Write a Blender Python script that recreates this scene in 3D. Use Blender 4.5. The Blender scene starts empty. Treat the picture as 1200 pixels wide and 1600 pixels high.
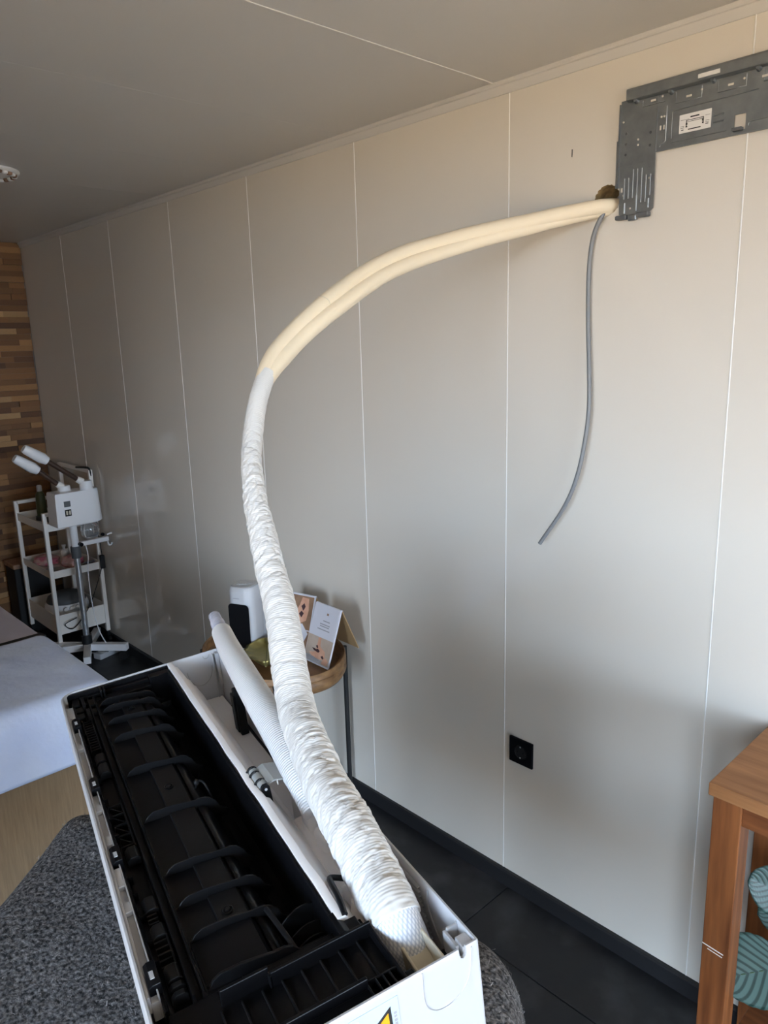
import bpy, bmesh, math, random
from mathutils import Vector, Matrix, Euler, noise
random.seed(7)
PI = math.pi
S = bpy.context.scene
COL = S.collection

# ---------------------------------------------------------------- camera
cam_d = bpy.data.cameras.new('camera')
cam = bpy.data.objects.new('camera', cam_d); COL.objects.link(cam)
R_, U_, F_ = Vector((0.6893, 0.7240, -0.0279)), Vector((-0.1420, 0.1725, 0.9747)), Vector((-0.7110, 0.6673, -0.2216))
F_.normalize(); R_ = (R_ - F_ * R_.dot(F_)).normalized(); U_ = R_.cross(F_)
cam.matrix_world = Matrix(((R_.x, U_.x, -F_.x, 0), (R_.y, U_.y, -F_.y, 0), (R_.z, U_.z, -F_.z, 1.70), (0, 0, 0, 1)))
cam_d.sensor_fit = 'HORIZONTAL'; cam_d.sensor_width = 36; cam_d.lens = 36 * 1168.6 / 1200
cam_d.clip_start = 0.02
S.camera = cam

# ---------------------------------------------------------------- world, sun, exposure
w = bpy.data.worlds.new('sky'); S.world = w; w.use_nodes = True
bg = w.node_tree.nodes['Background']
bg.inputs[0].default_value = (0.64, 0.80, 1.0, 1)
bg.inputs[1].default_value = 25.0
sun_d = bpy.data.lights.new('sun', 'SUN'); sun_d.energy = 6.0; sun_d.angle = 0.009; sun_d.color = (1.0, 0.84, 0.64)
sun = bpy.data.objects.new('sun', sun_d); COL.objects.link(sun)
sun.rotation_euler = Vector((0.75, -0.18, -1.15)).to_track_quat('-Z', 'Y').to_euler()
S.view_settings.view_transform = 'Standard'; S.view_settings.look = 'None'
S.view_settings.gamma = 1; S.view_settings.use_curve_mapping = False
S.view_settings.exposure = 0.07
S.cycles.use_denoising = True
S.cycles.max_bounces = 12; S.cycles.diffuse_bounces = 6; S.cycles.transparent_max_bounces = 12
S.cycles.sample_clamp_indirect = 6.0

# ---------------------------------------------------------------- materials
def nt(name):
    m = bpy.data.materials.new(name); m.use_nodes = True
    t = m.node_tree; return m, t, t.nodes['Principled BSDF']
def rgba(c): return (c[0], c[1], c[2], 1)
def pmat(name, col, rough=.5, metal=0., col2=None, scale=8., stretch=(1, 1, 1), contrast=(.3, .7), detail=4., bump=0., bscale=None, bdist=.002, spec=.5, per_obj=0., trans=0., ior=1.45, sss=0., coat=0.):
    m, t, b = nt(name); N, L = t.nodes, t.links
    b.inputs['Base Color'].default_value = rgba(col); b.inputs['Roughness'].default_value = rough
    b.inputs['Metallic'].default_value = metal; b.inputs['Specular IOR Level'].default_value = spec
    b.inputs['IOR'].default_value = ior
    if trans: b.inputs['Transmission Weight'].default_value = trans
    if coat: b.inputs['Coat Weight'].default_value = coat; b.inputs['Coat Roughness'].default_value = .1
    src = None
    if col2 is not None or bump:
        tc = N.new('ShaderNodeTexCoord'); mp = N.new('ShaderNodeMapping'); mp.inputs['Scale'].default_value = stretch
        L.new(tc.outputs['Object'], mp.inputs['Vector'])
        vec = mp.outputs['Vector']
        oi = N.new('ShaderNodeObjectInfo')
        ad = N.new('ShaderNodeVectorMath'); ad.operation = 'MULTIPLY_ADD'
        L.new(oi.outputs['Random'], ad.inputs[0]); ad.inputs[1].default_value = (37., 17., 29.)
        L.new(vec, ad.inputs[2]); vec = ad.outputs[0]
    if col2 is not None:
        n = N.new('ShaderNodeTexNoise'); n.inputs['Scale'].default_value = scale; n.inputs['Detail'].default_value = detail
        L.new(vec, n.inputs['Vector'])
        r = N.new('ShaderNodeValToRGB'); r.color_ramp.elements[0].position = contrast[0]; r.color_ramp.elements[1].position = contrast[1]
        r.color_ramp.elements[0].color = rgba(col); r.color_ramp.elements[1].color = rgba(col2)
        L.new(n.outputs['Fac'], r.inputs['Fac']); src = r.outputs['Color']
    if per_obj:
        oi2 = N.new('ShaderNodeObjectInfo'); mr = N.new('ShaderNodeMapRange')
        mr.inputs['To Min'].default_value = 1 - per_obj; mr.inputs['To Max'].default_value = 1 + per_obj
        L.new(oi2.outputs['Random'], mr.inputs['Value'])
        hs = N.new('ShaderNodeHueSaturation'); L.new(mr.outputs[0], hs.inputs['Value'])
        if src: L.new(src, hs.inputs['Color'])
        else: hs.inputs['Color'].default_value = rgba(col)
        src = hs.outputs['Color']
    if src: L.new(src, b.inputs['Base Color'])
    if bump:
        n2 = N.new('ShaderNodeTexNoise'); n2.inputs['Scale'].default_value = bscale or scale; n2.inputs['Detail'].default_value = 5
        L.new(vec, n2.inputs['Vector'])
        bp = N.new('ShaderNodeBump'); bp.inputs['Strength'].default_value = bump; bp.inputs['Distance'].default_value = bdist
        L.new(n2.outputs['Fac'], bp.inputs['Height']); L.new(bp.outputs['Normal'], b.inputs['Normal'])
    return m
M = {}
M['panel'] = pmat('wall panel laminate', (.69, .645, .575), .07, bump=.02, bscale=6, bdist=.004, spec=.62)
M['joint'] = pmat('joint strip', (.80, .79, .76), .3)
M['ceil'] = pmat('ceiling laminate', (.66, .64, .61), .38, bump=.05, bscale=14, bdist=.002)
M['trim'] = pmat('cove trim', (.62, .60, .57), .35)
M['white_wall'] = pmat('painted wall', (.62, .50, .37), .7)
M['outer'] = pmat('outer cladding', (.25, .24, .23), .8)
M['tile'] = pmat('slate tile', (.020, .021, .024), .46, col2=(.075, .078, .086), scale=6.5, contrast=(.48, .82), detail=9, bump=.25, bscale=30, bdist=.002, per_obj=.22)
M['grout'] = pmat('floor joint', (.03, .03, .033), .8)
M['baseb'] = pmat('black skirting', (.016, .016, .018), .45, bump=.1, bscale=60)
M['paving'] = pmat('terrace paving', (.44, .27, .13), .9, col2=(.38, .23, .11), scale=3)
M['frame'] = pmat('window frame', (.03, .03, .033), .4)
# stave woods
M['stave'] = []
for i, (a, b2) in enumerate([((.20, .086, .024), (.12, .048, .012)), ((.33, .165, .055), (.22, .10, .032)), ((.13, .052, .015), (.075, .028, .008)), ((.50, .30, .13), (.36, .19, .075)), ((.24, .11, .034), (.17, .073, .02))]):
    M['stave'].append(pmat('teak stave', a, .55, col2=b2, scale=14, stretch=(1, 1.2, 9), bump=.25, bscale=20, per_obj=.22))
M['enamel'] = pmat('white enamel', (.84, .84, .86), .3)
M['white'] = pmat('white plastic', (.48, .49, .515), .36, spec=.45)
M['white_in'] = M['white']
M['foam'] = pmat('white foam', (.90, .89, .89), .6, col2=(.84, .80, .79), scale=4, bump=.12, bscale=90, bdist=.001)
M['black'] = pmat('black plastic', (.0055, .0055, .0065), .28, bump=.05, bscale=220, bdist=.0006, spec=.2)
M['black_s'] = pmat('black plastic satin', (.0085, .0085, .0095), .40, spec=.25, bump=.05, bscale=220, bdist=.0006)
M['black_m'] = pmat('black matt', (.010, .010, .011), .6)
M['tape'] = pmat('white pipe tape', (.77, .76, .74), .42, bump=.2, bscale=160, bdist=.001)
M['cream'] = pmat('cream pipe foam', (.80, .69, .51), .62, bump=.08, bscale=120, bdist=.001)
M['grey_pl'] = pmat('grey plastic', (.36, .37, .36), .45)
M['hose_g'] = pmat('grey hose', (.38, .38, .44), .4)
M['galv'] = pmat('galvanised steel', (.34, .36, .37), .36, metal=.85, col2=(.27, .29, .30), scale=30, contrast=(.35, .65))
M['paper'] = pmat('paper label', (.75, .74, .72), .6)
M['ink'] = pmat('black ink', (.02, .02, .02), .6)
M['grey_ink'] = pmat('grey ink', (.33, .33, .36), .6)
M['cable'] = pmat('grey cable', (.20, .205, .21), .45)
M['felt'] = pmat('grey wool felt', (.012, .0115, .012), .95, col2=(.23, .22, .22), scale=190, contrast=(.36, .72), detail=8, bump=1., bscale=120, bdist=.008)
M['sheet'] = pmat('blue sheet', (.62, .72, .98), .85, col2=(.69, .79, 1.0), scale=6, bump=.25, bscale=14, bdist=.02)
M['sheet2'] = pmat('lilac sheet', (.47, .44, .52), .85, col2=(.54, .51, .58), scale=6, bump=.25, bscale=14, bdist=.02)
M['tan'] = pmat('tan woven cover', (.24, .165, .095), .7, col2=(.31, .215, .125), scale=22, stretch=(1, 7, .5), bump=.2, bscale=60)
M['teak'] = pmat('oiled wood upright', (.27, .095, .030), .45, spec=.35, col2=(.10, .030, .010), scale=1.6, stretch=(34, 34, 2.6), contrast=(.28, .72), detail=9, bump=.12, bscale=3, bdist=.001)
M['teak_x'] = pmat('oiled wood rail', (.25, .088, .028), .45, spec=.35, col2=(.11, .033, .011), scale=1.6, stretch=(2.6, 34, 34), contrast=(.28, .72), detail=9, bump=.12, bscale=3, bdist=.001)
M['teak_top'] = pmat('oiled wood top', (.42, .20, .08), .5, spec=.3, col2=(.20, .078, .028), scale=1.5, stretch=(2.4, 30, 30), contrast=(.30, .78), detail=9, bump=.1, bscale=3, bdist=.001)
M['slab'] = pmat('rustic wood', (.30, .165, .07), .5, col2=(.13, .062, .025), scale=9, stretch=(1, 3.2, 8), contrast=(.3, .75), detail=8, bump=.3, bscale=18, bdist=.003)
M['black_steel'] = pmat('black steel', (.012, .012, .013), .45)
M['gold'] = pmat('brass leaf', (.40, .34, .13), .33, metal=.8, col2=(.30, .26, .10), scale=20)
M['kraft'] = pmat('kraft card', (.36, .23, .11), .7)
M['card_w'] = pmat('white card', (.66, .66, .72), .45)
M['card_b'] = pmat('beige photo print', (.42, .33, .26), .45, col2=(.52, .43, .36), scale=18)
M['skin'] = pmat('warm photo print', (.55, .28, .18), .45, col2=(.70, .42, .30), scale=25)
M['dark_print'] = pmat('dark photo print', (.06, .03, .035), .45)
M['brown_print'] = pmat('brown photo print', (.33, .20, .12), .45, col2=(.20, .11, .07), scale=25)
M['steel_w'] = pmat('white painted steel', (.86, .82, .77), .35)
M['metal'] = pmat('brushed metal', (.62, .64, .67), .28, metal=.8)
M['dark_grey'] = pmat('dark grey plastic', (.10, .105, .11), .5)
M['brown_tube'] = pmat('brown tube', (.055, .028, .018), .35)
M['green_b'] = pmat('green bottle', (.075, .085, .035), .3)
M['red'] = pmat('red plastic', (.32, .03, .035), .4)
M['pink'] = pmat('pink foil', (.62, .17, .24), .35, col2=(.78, .52, .50), scale=22, contrast=(.42, .58), bump=.5, bscale=30, bdist=.01)
M['bluebook'] = pmat('navy cover', (.028, .028, .075), .4)
M['lightblue'] = pmat('light blue cover', (.22, .34, .44), .4)
M['redbook'] = pmat('dark red cover', (.14, .014, .022), .4)
M['pages'] = pmat('book pages', (.66, .65, .66), .7)
M['orange'] = pmat('orange print', (.95, .38, .015), .4)
M['sky_lbl'] = pmat('pale blue label', (.48, .60, .78), .35)
M['ivory'] = pmat('ivory plastic', (.62, .57, .45), .45)
M['hole'] = pmat('cut foam insulation', (.36, .26, .12), .85, col2=(.15, .10, .05), scale=40, bump=.5)
M['leaf'] = None
M['pot'] = pmat('white pot', (.55, .55, .54), .4)
M['soil'] = pmat('soil', (.03, .02, .015), .95)
M['stem'] = pmat('leaf stem', (.06, .10, .05), .5)
def glass_mat():
    m, t, b = nt('window glass'); N, L = t.nodes, t.links; N.remove(b)
    tr = N.new('ShaderNodeBsdfTransparent'); gl = N.new('ShaderNodeBsdfGlossy'); gl.inputs['Roughness'].default_value = .02
    fr = N.new('ShaderNodeFresnel'); fr.inputs['IOR'].default_value = 1.5; mx = N.new('ShaderNodeMixShader')
    L.new(fr.outputs[0], mx.inputs[0]); L.new(tr.outputs[0], mx.inputs[1]); L.new(gl.outputs[0], mx.inputs[2])
    L.new(mx.outputs[0], N['Material Output'].inputs['Surface']); return m
M['glass'] = glass_mat()
def knit_mat(nm='ribbed white sleeve', col=(.70, .70, .71), sc=(88, 3, 1), dist=.6, stg=.5):
    # white woven sleeve: fine rings along the tube (generated by fine wave on UV)
    m, t, b = nt(nm); N, L = t.nodes, t.links
    b.inputs['Base Color'].default_value = rgba(col); b.inputs['Roughness'].default_value = .46
    uv = N.new('ShaderNodeUVMap'); uv.uv_map = 'UVMap'
    wv = N.new('ShaderNodeTexWave'); wv.wave_type = 'BANDS'; wv.bands_direction = 'X'; wv.inputs['Scale'].default_value = 1.0; wv.inputs['Distortion'].default_value = dist; wv.inputs['Detail'].default_value = 3
    mp = N.new('ShaderNodeMapping'); mp.inputs['Scale'].default_value = sc
    L.new(uv.outputs[0], mp.inputs[0]); L.new(mp.outputs[0], wv.inputs['Vector'])
    bp = N.new('ShaderNodeBump'); bp.inputs['Strength'].default_value = stg; bp.inputs['Distance'].default_value = .0016
    L.new(wv.outputs['Fac'], bp.inputs['Height']); L.new(bp.outputs[0], b.inputs['Normal']); return m
M['knit'] = knit_mat()
M['tape'] = knit_mat('white pipe tape', (.68, .675, .66), (85, 5, 1), 4.0, .20)
def mesh_mat():
    m, t, b = nt('dotted white mesh sleeve'); N, L = t.nodes, t.links
    b.inputs['Roughness'].default_value = .45
    uv = N.new('ShaderNodeUVMap'); uv.uv_map = 'UVMap'
    mp = N.new('ShaderNodeMapping'); mp.inputs['Scale'].default_value = (260, 52, 1); mp.inputs['Rotation'].default_value = (0, 0, .6)
    vo = N.new('ShaderNodeTexVoronoi'); vo.inputs['Scale'].default_value = 1; vo.inputs['Randomness'].default_value = .1
    L.new(uv.outputs[0], mp.inputs[0]); L.new(mp.outputs[0], vo.inputs['Vector'])
    r = N.new('ShaderNodeValToRGB'); r.color_ramp.elements[0].position = .2; r.color_ramp.elements[1].position = .55
    r.color_ramp.elements[0].color = (.86, .88, .92, 1); r.color_ramp.elements[1].color = (.50, .55, .64, 1)
    L.new(vo.outputs['Distance'], r.inputs[0]); L.new(r.outputs[0], b.inputs['Base Color']); return m
M['mesh'] = mesh_mat()
def leaf_mat():
    m, t, b = nt('striped leaf'); N, L = t.nodes, t.links
    b.inputs['Roughness'].default_value = .4
    uv = N.new('ShaderNodeUVMap'); uv.uv_map = 'UVMap'
    sx = N.new('ShaderNodeSeparateXYZ'); L.new(uv.outputs[0], sx.inputs[0])
    # v = along midrib, u = across 0..1; stripes curve toward the tip
    ab = N.new('ShaderNodeMath'); ab.operation = 'ABSOLUTE'
    sb = N.new('ShaderNodeMath'); sb.operation = 'SUBTRACT'; sb.inputs[1].default_value = .5
    L.new(sx.outputs['X'], sb.inputs[0]); L.new(sb.outputs[0], ab.inputs[0])
    m1 = N.new('ShaderNodeMath'); m1.operation = 'MULTIPLY_ADD'; m1.inputs[1].default_value = -.85
    L.new(ab.outputs[0], m1.inputs[0]); L.new(sx.outputs['Y'], m1.inputs[2])
    m2 = N.new('ShaderNodeMath'); m2.operation = 'MULTIPLY'; m2.inputs[1].default_value = 52.; L.new(m1.outputs[0], m2.inputs[0])
    sn = N.new('ShaderNodeMath'); sn.operation = 'SINE'; L.new(m2.outputs[0], sn.inputs[0])
    r = N.new('ShaderNodeValToRGB'); r.color_ramp.elements[0].position = .12; r.color_ramp.elements[1].position = .5
    r.color_ramp.elements[0].color = (.012, .034, .026, 1); r.color_ramp.elements[1].color = (.065, .12, .105, 1)
    mr = N.new('ShaderNodeMapRange'); mr.inputs['From Min'].default_value = -1; L.new(sn.outputs[0], mr.inputs['Value']); L.new(mr.outputs[0], r.inputs[0])
    L.new(r.outputs[0], b.inputs['Base Color']); return m
M['leaf'] = leaf_mat()

# ---------------------------------------------------------------- mesh helpers
class MB:
    def __init__(s): s.v = []; s.f = []; s.uv = {}
    def box(s, x0, x1, y0, y1, z0, z1):
        b = len(s.v)
        s.v += [(x0, y0, z0), (x1, y0, z0), (x1, y1, z0), (x0, y1, z0), (x0, y0, z1), (x1, y0, z1), (x1, y1, z1), (x0, y1, z1)]
        s.f += [tuple(b + i for i in q) for q in ((0, 3, 2, 1), (4, 5, 6, 7), (0, 1, 5, 4), (1, 2, 6, 5), (2, 3, 7, 6), (3, 0, 4, 7))]
        return s
    def loops(s, rings, closed=True, cap0=False, cap1=False):
        b = len(s.v); n = len(rings[0])
        for r in rings: s.v += [tuple(p) for p in r]
        for i in range(len(rings) - 1):
            for j in range(n if closed else n - 1):
                k = (j + 1) % n
                s.f.append((b + i * n + j, b + i * n + k, b + (i + 1) * n + k, b + (i + 1) * n + j))
        if cap0: s.f.append(tuple(b + j for j in reversed(range(n))))
        if cap1: s.f.append(tuple(b + (len(rings) - 1) * n + j for j in range(n)))
        return s
    def prism(s, prof, a0, a1, axis='x'):
        # closed 2-D profile extruded along an axis
        mk = {'x': lambda p, a: (a, p[0], p[1]), 'y': lambda p, a: (p[0], a, p[1]), 'z': lambda p, a: (p[0], p[1], a)}[axis]
        return s.loops([[mk(p, a0) for p in prof], [mk(p, a1) for p in prof]], True, True, True)
    def cyl(s, c0, c1, r0, r1=None, n=16, cap=True):
        c0, c1 = Vector(c0), Vector(c1); r1 = r0 if r1 is None else r1
        d = (c1 - c0).normalized(); a = d.orthogonal().normalized(); b2 = d.cross(a)
        ring = lambda c, r: [c + (a * math.cos(2 * PI * i / n) + b2 * math.sin(2 * PI * i / n)) * r for i in range(n)]
        return s.loops([ring(c0, r0), ring(c1, r1)], True, cap, cap)
    def lathe(s, prof, n=24, c=(0, 0, 0), sx=1., sy=1.):
        rings = [[(c[0] + r * sx * math.cos(2 * PI * i / n), c[1] + r * sy * math.sin(2 * PI * i / n), c[2] + z) for i in range(n)] for r, z in prof]
        return s.loops(rings, True, True, True)
    def sweep(s, path, rad, n=12, caps=True, uvs=False):
        # path list of Vectors; rad(i, u, th) or number; parallel transport
        P = [Vector(p) for p in path]; T = []
        for i in range(len(P)):
            T.append((P[min(i + 1, len(P) - 1)] - P[max(i - 1, 0)]).normalized())
        a = T[0].orthogonal().normalized(); rings = []; b = len(s.v); L = 0
        for i in range(len(P)):
            a = (a - T[i] * a.dot(T[i])).normalized(); c = T[i].cross(a)
            if i: L += (P[i] - P[i - 1]).length
            ring = []
            for j in range(n):
                th = 2 * PI * j / n
                r = rad(L, th) if callable(rad) else rad
                ring.append(P[i] + (a * math.cos(th) + c * math.sin(th)) * r)
                if uvs: s.uv[b + i * n + j] = (L, j / n)
            rings.append(ring)
        return s.loops(rings, True, caps, caps)
    def build(s, name, mat, parent=None, smooth=None, bevel=0., loc=(0, 0, 0), rot=None, seg=2):
        me = bpy.data.meshes.new(name); me.from_pydata([tuple(v) for v in s.v], [], s.f); me.validate()
        bm = bmesh.new(); bm.from_mesh(me); bmesh.ops.recalc_face_normals(bm, faces=bm.faces); bm.to_mesh(me); bm.free()
        if s.uv:
            ul = me.uv_layers.new(name='UVMap')
            for lp in me.loops: ul.data[lp.index].uv = s.uv.get(lp.vertex_index, (0, 0))
        if smooth is not None:
            for p in me.polygons: p.use_smooth = True
            me.set_sharp_from_angle(angle=math.radians(smooth))
        me.materials.append(mat)
        o = bpy.data.objects.new(name, me); COL.objects.link(o); o.location = loc
        if rot: o.rotation_euler = rot
        if parent: o.parent = parent
        if bevel:
            md = o.modifiers.new('bevel', 'BEVEL'); md.width = bevel; md.segments = seg; md.limit_method = 'ANGLE'; md.angle_limit = math.radians(40)
        return o
def bx(x0, x1, y0, y1, z0, z1): return MB().box(x0, x1, y0, y1, z0, z1)
def empty(name, loc=(0, 0, 0), rot=(0, 0, 0)):
    o = bpy.data.objects.new(name, None); COL.objects.link(o); o.location = loc; o.rotation_euler = rot; o.empty_display_size = .05
    return o
def tag(o, label=None, cat=None, group=None, kind=None):
    if label: o['label'] = label
    if cat: o['category'] = cat
    if group: o['group'] = group
    if kind: o['kind'] = kind
    return o
def part_copy(o, parent, loc=None, scale=None, mat=None):
    c = o.copy(); COL.objects.link(c); c.parent = parent
    if loc is not None: c.location = loc
    if scale is not None: c.scale = scale
    return c
def catmull(pts, step=.006, closed=False):
    P = [Vector(p) for p in pts]; out = []
    for i in range(len(P) - 1):
        p0 = P[i - 1] if i else P[0] * 2 - P[1]; p1, p2 = P[i], P[i + 1]; p3 = P[i + 2] if i + 2 < len(P) else P[-1] * 2 - P[-2]
        n = max(2, int((p2 - p1).length / step))
        for k in range(n):
            t = k / n
            out.append(.5 * ((2 * p1) + (p2 - p0) * t + (2 * p0 - 5 * p1 + 4 * p2 - p3) * t * t + (3 * p1 - p0 - 3 * p2 + p3) * t ** 3))
    out.append(P[-1]); return out
def lerp_tab(tab, x):
    if x <= tab[0][0]: return tab[0][1]
    for (a, va), (b, vb) in zip(tab, tab[1:]):
        if x <= b: return va + (vb - va) * (x - a) / (b - a)
    return tab[-1][1]

# ================================================================ THE ROOM
XE, XW, YB, YF, H = -4.90, 4.60, 1.68, -1.80, 2.337
# floor: slate tiles over a bed
fl = tag(bx(XE, XW, YF, YB + .08, -.10, -.006).build('floor', M['grout']), 'dark slate look tile floor', kind='structure')
TY, TX = .475, .95
tile = None; y = 1.43 + TY - 0; row = 0
ys = [1.765, 1.43]
while ys[-1] > YF: ys.append(ys[-1] - TY)
for r in range(len(ys) - 1):
    y1, y0 = ys[r], max(ys[r + 1], YF)
    x = XE - (.62 if r % 2 else .15)
    while x < XW:
        x0, x1 = max(x, XE), min(x + TX, XW)
        if x1 - x0 > .02:
            bx(x0 + .0012, x1 - .0012, y0 + .0012, y1 - .0012, -.006, 0).build('floor_tile', M['tile'], fl, bevel=.0012, seg=1)
        x += TX
# back wall of laminate panels
wb = tag(bx(XE - .1, XW + .1, YB + .09, YB + .13, -.1, H + .15).build('wall_back', M['outer']), 'pale laminate panelled long wall', kind='structure')
seams = [-4.28 + .6 * k for k in range(15)]
edges = [XE] + seams + [XW]
HX, HZ, HR = -.993, 2.010, .034
for a, b in zip(edges, edges[1:]):
    if a < HX < b:
        mb = MB(); n = 40
        rim = []
        # outer square loop matched to the circle angles
        for i in range(n):
            th = 2 * PI * i / n + PI / 4
            c, s_ = math.cos(th), math.sin(th); k = max(abs(c), abs(s_))
            rim.append((HX + c / k * .08, HZ + s_ / k * .08))
        circ = [(HX + HR * (1 + .03 * math.sin(i * 2.7)) * math.cos(2 * PI * i / n + PI / 4), HZ + HR * (1 + .03 * math.sin(i * 2.7)) * math.sin(2 * PI * i / n + PI / 4)) for i in range(n)]
        mb.loops([[(p[0], YB + .09, p[1]) for p in circ], [(p[0], YB, p[1]) for p in circ], [(p[0], YB, p[1]) for p in rim], [(p[0], YB + .09, p[1]) for p in rim]])
        a2, b2 = a + .0012, b - .0012
        mb.box(a2, HX - .08, YB, YB + .09, 0, H); mb.box(HX + .08, b2, YB, YB + .09, 0, H)
        mb.box(HX - .08, HX + .08, YB, YB + .09, 0, HZ - .08); mb.box(HX - .08, HX + .08, YB, YB + .09, HZ + .08, H)
        mb.build('wall_panel', M['panel'], wb)
        n = 40
        MB().loops([[(HX + r_ * math.cos(2 * PI * i / n), yy, HZ + r_ * math.sin(2 * PI * i / n)) for i in range(n)] for r_, yy in ((HR + .0002, YB + .0005), (HR - .0015, YB + .006), (HR - .001, YB + .045), (HR - .003, YB + .05), (HR - .003, YB + .089))]).build('drill_hole', M['hole'], wb, smooth=50)
    else:
        bx(a + .0012, b - .0012, YB, YB + .09, 0, H).build('wall_panel', M['panel'], wb, bevel=.0015, seg=2)
for sx in seams:
    bx(sx - .0015, sx + .0015, YB - .0010, YB + .08, .05, 2.31).build('joint_strip', M['joint'], wb, bevel=.0008, seg=1)
# small scar on the panel
bx(-1.0925, -1.0905, YB - .0006, YB + .001, 2.122, 2.139).build('scratch', M['ink'], wb)
# ceiling panels
ce = tag(bx(XE - .1, XW + .1, YF - .1, YB + .13, H + .03, H + .16).build('ceiling', M['outer']), 'grey white laminate panelled ceiling', kind='structure')
for a, b in zip([XE] + [s_ - .045 for s_ in seams], [s_ - .045 for s_ in seams] + [XW]):
    bx(a + .0015, b - .0015, YF, YB + .09, H, H + .03).build('ceiling_panel', M['ceil'], ce, bevel=.002)
for sx in seams:
    bx(sx - .045 - .004, sx - .045 + .004, YF, YB, H - (.0015 if abs(sx + 1.28) < .1 else .0002), H + .02).build('joint_strip', M['ceil'], ce, bevel=.001, seg=1)
# cove trim and skirting
tr = MB(); prof = [(YB, 2.307), (YB - .003, 2.307), (YB - .005, 2.310), (YB - .009, 2.326), (YB - .0125, 2.3275), (YB - .014, 2.330), (YB - .014, H), (YB, H)]
tag(tr.prism(prof, XE, XW, 'x').build('trim_1', M['trim'], smooth=30), 'grey cove strip between panelled wall and ceiling', kind='structure')
tag(MB().prism([(YB, 0), (YB - .014, 0), (YB - .014, .047), (YB - .010, .052), (YB, .052)], XE, XW, 'x').build('baseboard_back', M['baseb']), 'black skirting along panelled wall', kind='structure')
# other walls
we = tag(bx(XE - .12, XE - .02, YF - .1, YB + .09, -.1, H + .15).build('wall_left', M['outer']), 'end wall clad in stacked teak staves', kind='structure')
# end wall staves: each piece a part; those far outside the picture joined
sm = []
for mi, mm in enumerate(M['stave']):
    o = bx(-.5, .5, -.5, .5, -.5, .5); me = o.build('stave', mm, None); sm.append(me.data); bpy.data.objects.remove(me)
rnd = random.Random(3); cnt = 0
extra = [MB() for _ in M['stave']]
RH = .0335; rows = int(H / RH); 
for r in range(rows + 1):
    z0 = r * RH; z1 = min(z0 + RH - .0006, H)
    if z1 - z0 < .004: continue
    y = YB
    y -= 0
    while y > YF:
        ln = rnd.uniform(.10, .30) if y < YB else rnd.uniform(.06, .26)
        y0 = max(y - ln, YF); th = rnd.uniform(.004, .022); mi = rnd.choices(range(5), (5, 3, 4, 1.2, 4))[0]
        if y > 1.02 and z0 > .0 and cnt < 300:
            o = bpy.data.objects.new('stave', sm[mi]); COL.objects.link(o); o.parent = we
            o.location = (XE - .02 + th / 2, (y + y0) / 2, (z0 + z1) / 2); o.scale = (th, y - y0 - .0006, z1 - z0); cnt += 1
        else:
            extra[mi].box(XE - .02, XE - .02 + th, y0 + .0003, y - .0003, z0, z1)
        y = y0
for mi, e in enumerate(extra):
    if e.v: tag(e.build('stave_field', M['stave'][mi], we), kind='stuff')
# right end wall and opposite long wall, both with glazed doors
OX0, OX1, OY0, OY1, OZ1 = -.80, 1.75, -1.70, 1.50, 2.06
wf = MB().box(XE - .1, OX0, YF - .1, YF, -.1, H + .1).box(OX1, XW + .1, YF - .1, YF, -.1, H + .1).box(OX0, OX1, YF - .1, YF, OZ1, H + .1).box(OX0, OX1, YF - .1, YF, -.1, 0)
tag(wf.build('wall_front', M['white_wall']), 'pale wall opposite the pale panels', kind='structure')
win = tag(empty('window_1', (0, YF - .05, 0)), 'wide glazed doors letting in the daylight', kind='structure')
nD = 4; dw = (OX1 - OX0) / nD
for i in range(nD):
    a, b = OX0 + i * dw, OX0 + (i + 1) * dw
    MB().box(a, a + .05, -.025, .025, 0, OZ1).box(b - .05, b, -.025, .025, 0, OZ1).box(a + .05, b - .05, -.025, .025, 0, .07).box(a + .05, b - .05, -.025, .025, OZ1 - .05, OZ1).build('door_frame', M['frame'], win)
    bx(a + .05, b - .05, -.003, .003, .07, OZ1 - .05).build('pane', M['glass'], win)
wr = MB().box(XW, XW + .1, YF - .1, OY0, -.1, H + .1).box(XW, XW + .1, OY1, YB + .1, -.1, H + .1).box(XW, XW + .1, OY0, OY1, OZ1, H + .1).box(XW, XW + .1, OY0, OY1, -.1, 0)
tag(wr.build('wall_right', M['white_wall']), 'pale end wall around the glazed end doors', kind='structure')
win2 = tag(empty('window_2', (XW + .05, 0, 0)), 'glazed end doors letting in the daylight', kind='structure')
for i in range(3):
    a, b = OY0 + i * (OY1 - OY0) / 3, OY0 + (i + 1) * (OY1 - OY0) / 3
    MB().box(-.025, .025, a, a + .05, 0, OZ1).box(-.025, .025, b - .05, b, 0, OZ1).box(-.025, .025, a + .05, b - .05, 0, .07).box(-.025, .025, a + .05, b - .05, OZ1 - .05, OZ1).build('door_frame', M['frame'], win2)
    bx(-.003, .003, a + .05, b - .05, .07, OZ1 - .05).build('pane', M['glass'], win2)
pd2 = bpy.data.lights.new('end_portal', 'AREA'); pd2.shape = 'RECTANGLE'; pd2.size = OY1 - OY0; pd2.size_y = OZ1; pd2.cycles.is_portal = True
po2 = bpy.data.objects.new('end_portal', pd2); COL.objects.link(po2); po2.location = (XW + .11, (OY0 + OY1) / 2, OZ1 / 2); po2.rotation_euler = (PI / 2, 0, PI / 2)
tag(bx(-25, 25, -30, YF - .1, -.2, -.08).box(XW + .1, 25, YF - .1, 30, -.2, -.08).build('ground', M['paving']), 'sunlit terrace outside the doors', kind='structure')
pd = bpy.data.lights.new('window_portal', 'AREA'); pd.shape = 'RECTANGLE'; pd.size = OX1 - OX0; pd.size_y = OZ1; pd.cycles.is_portal = True
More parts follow.
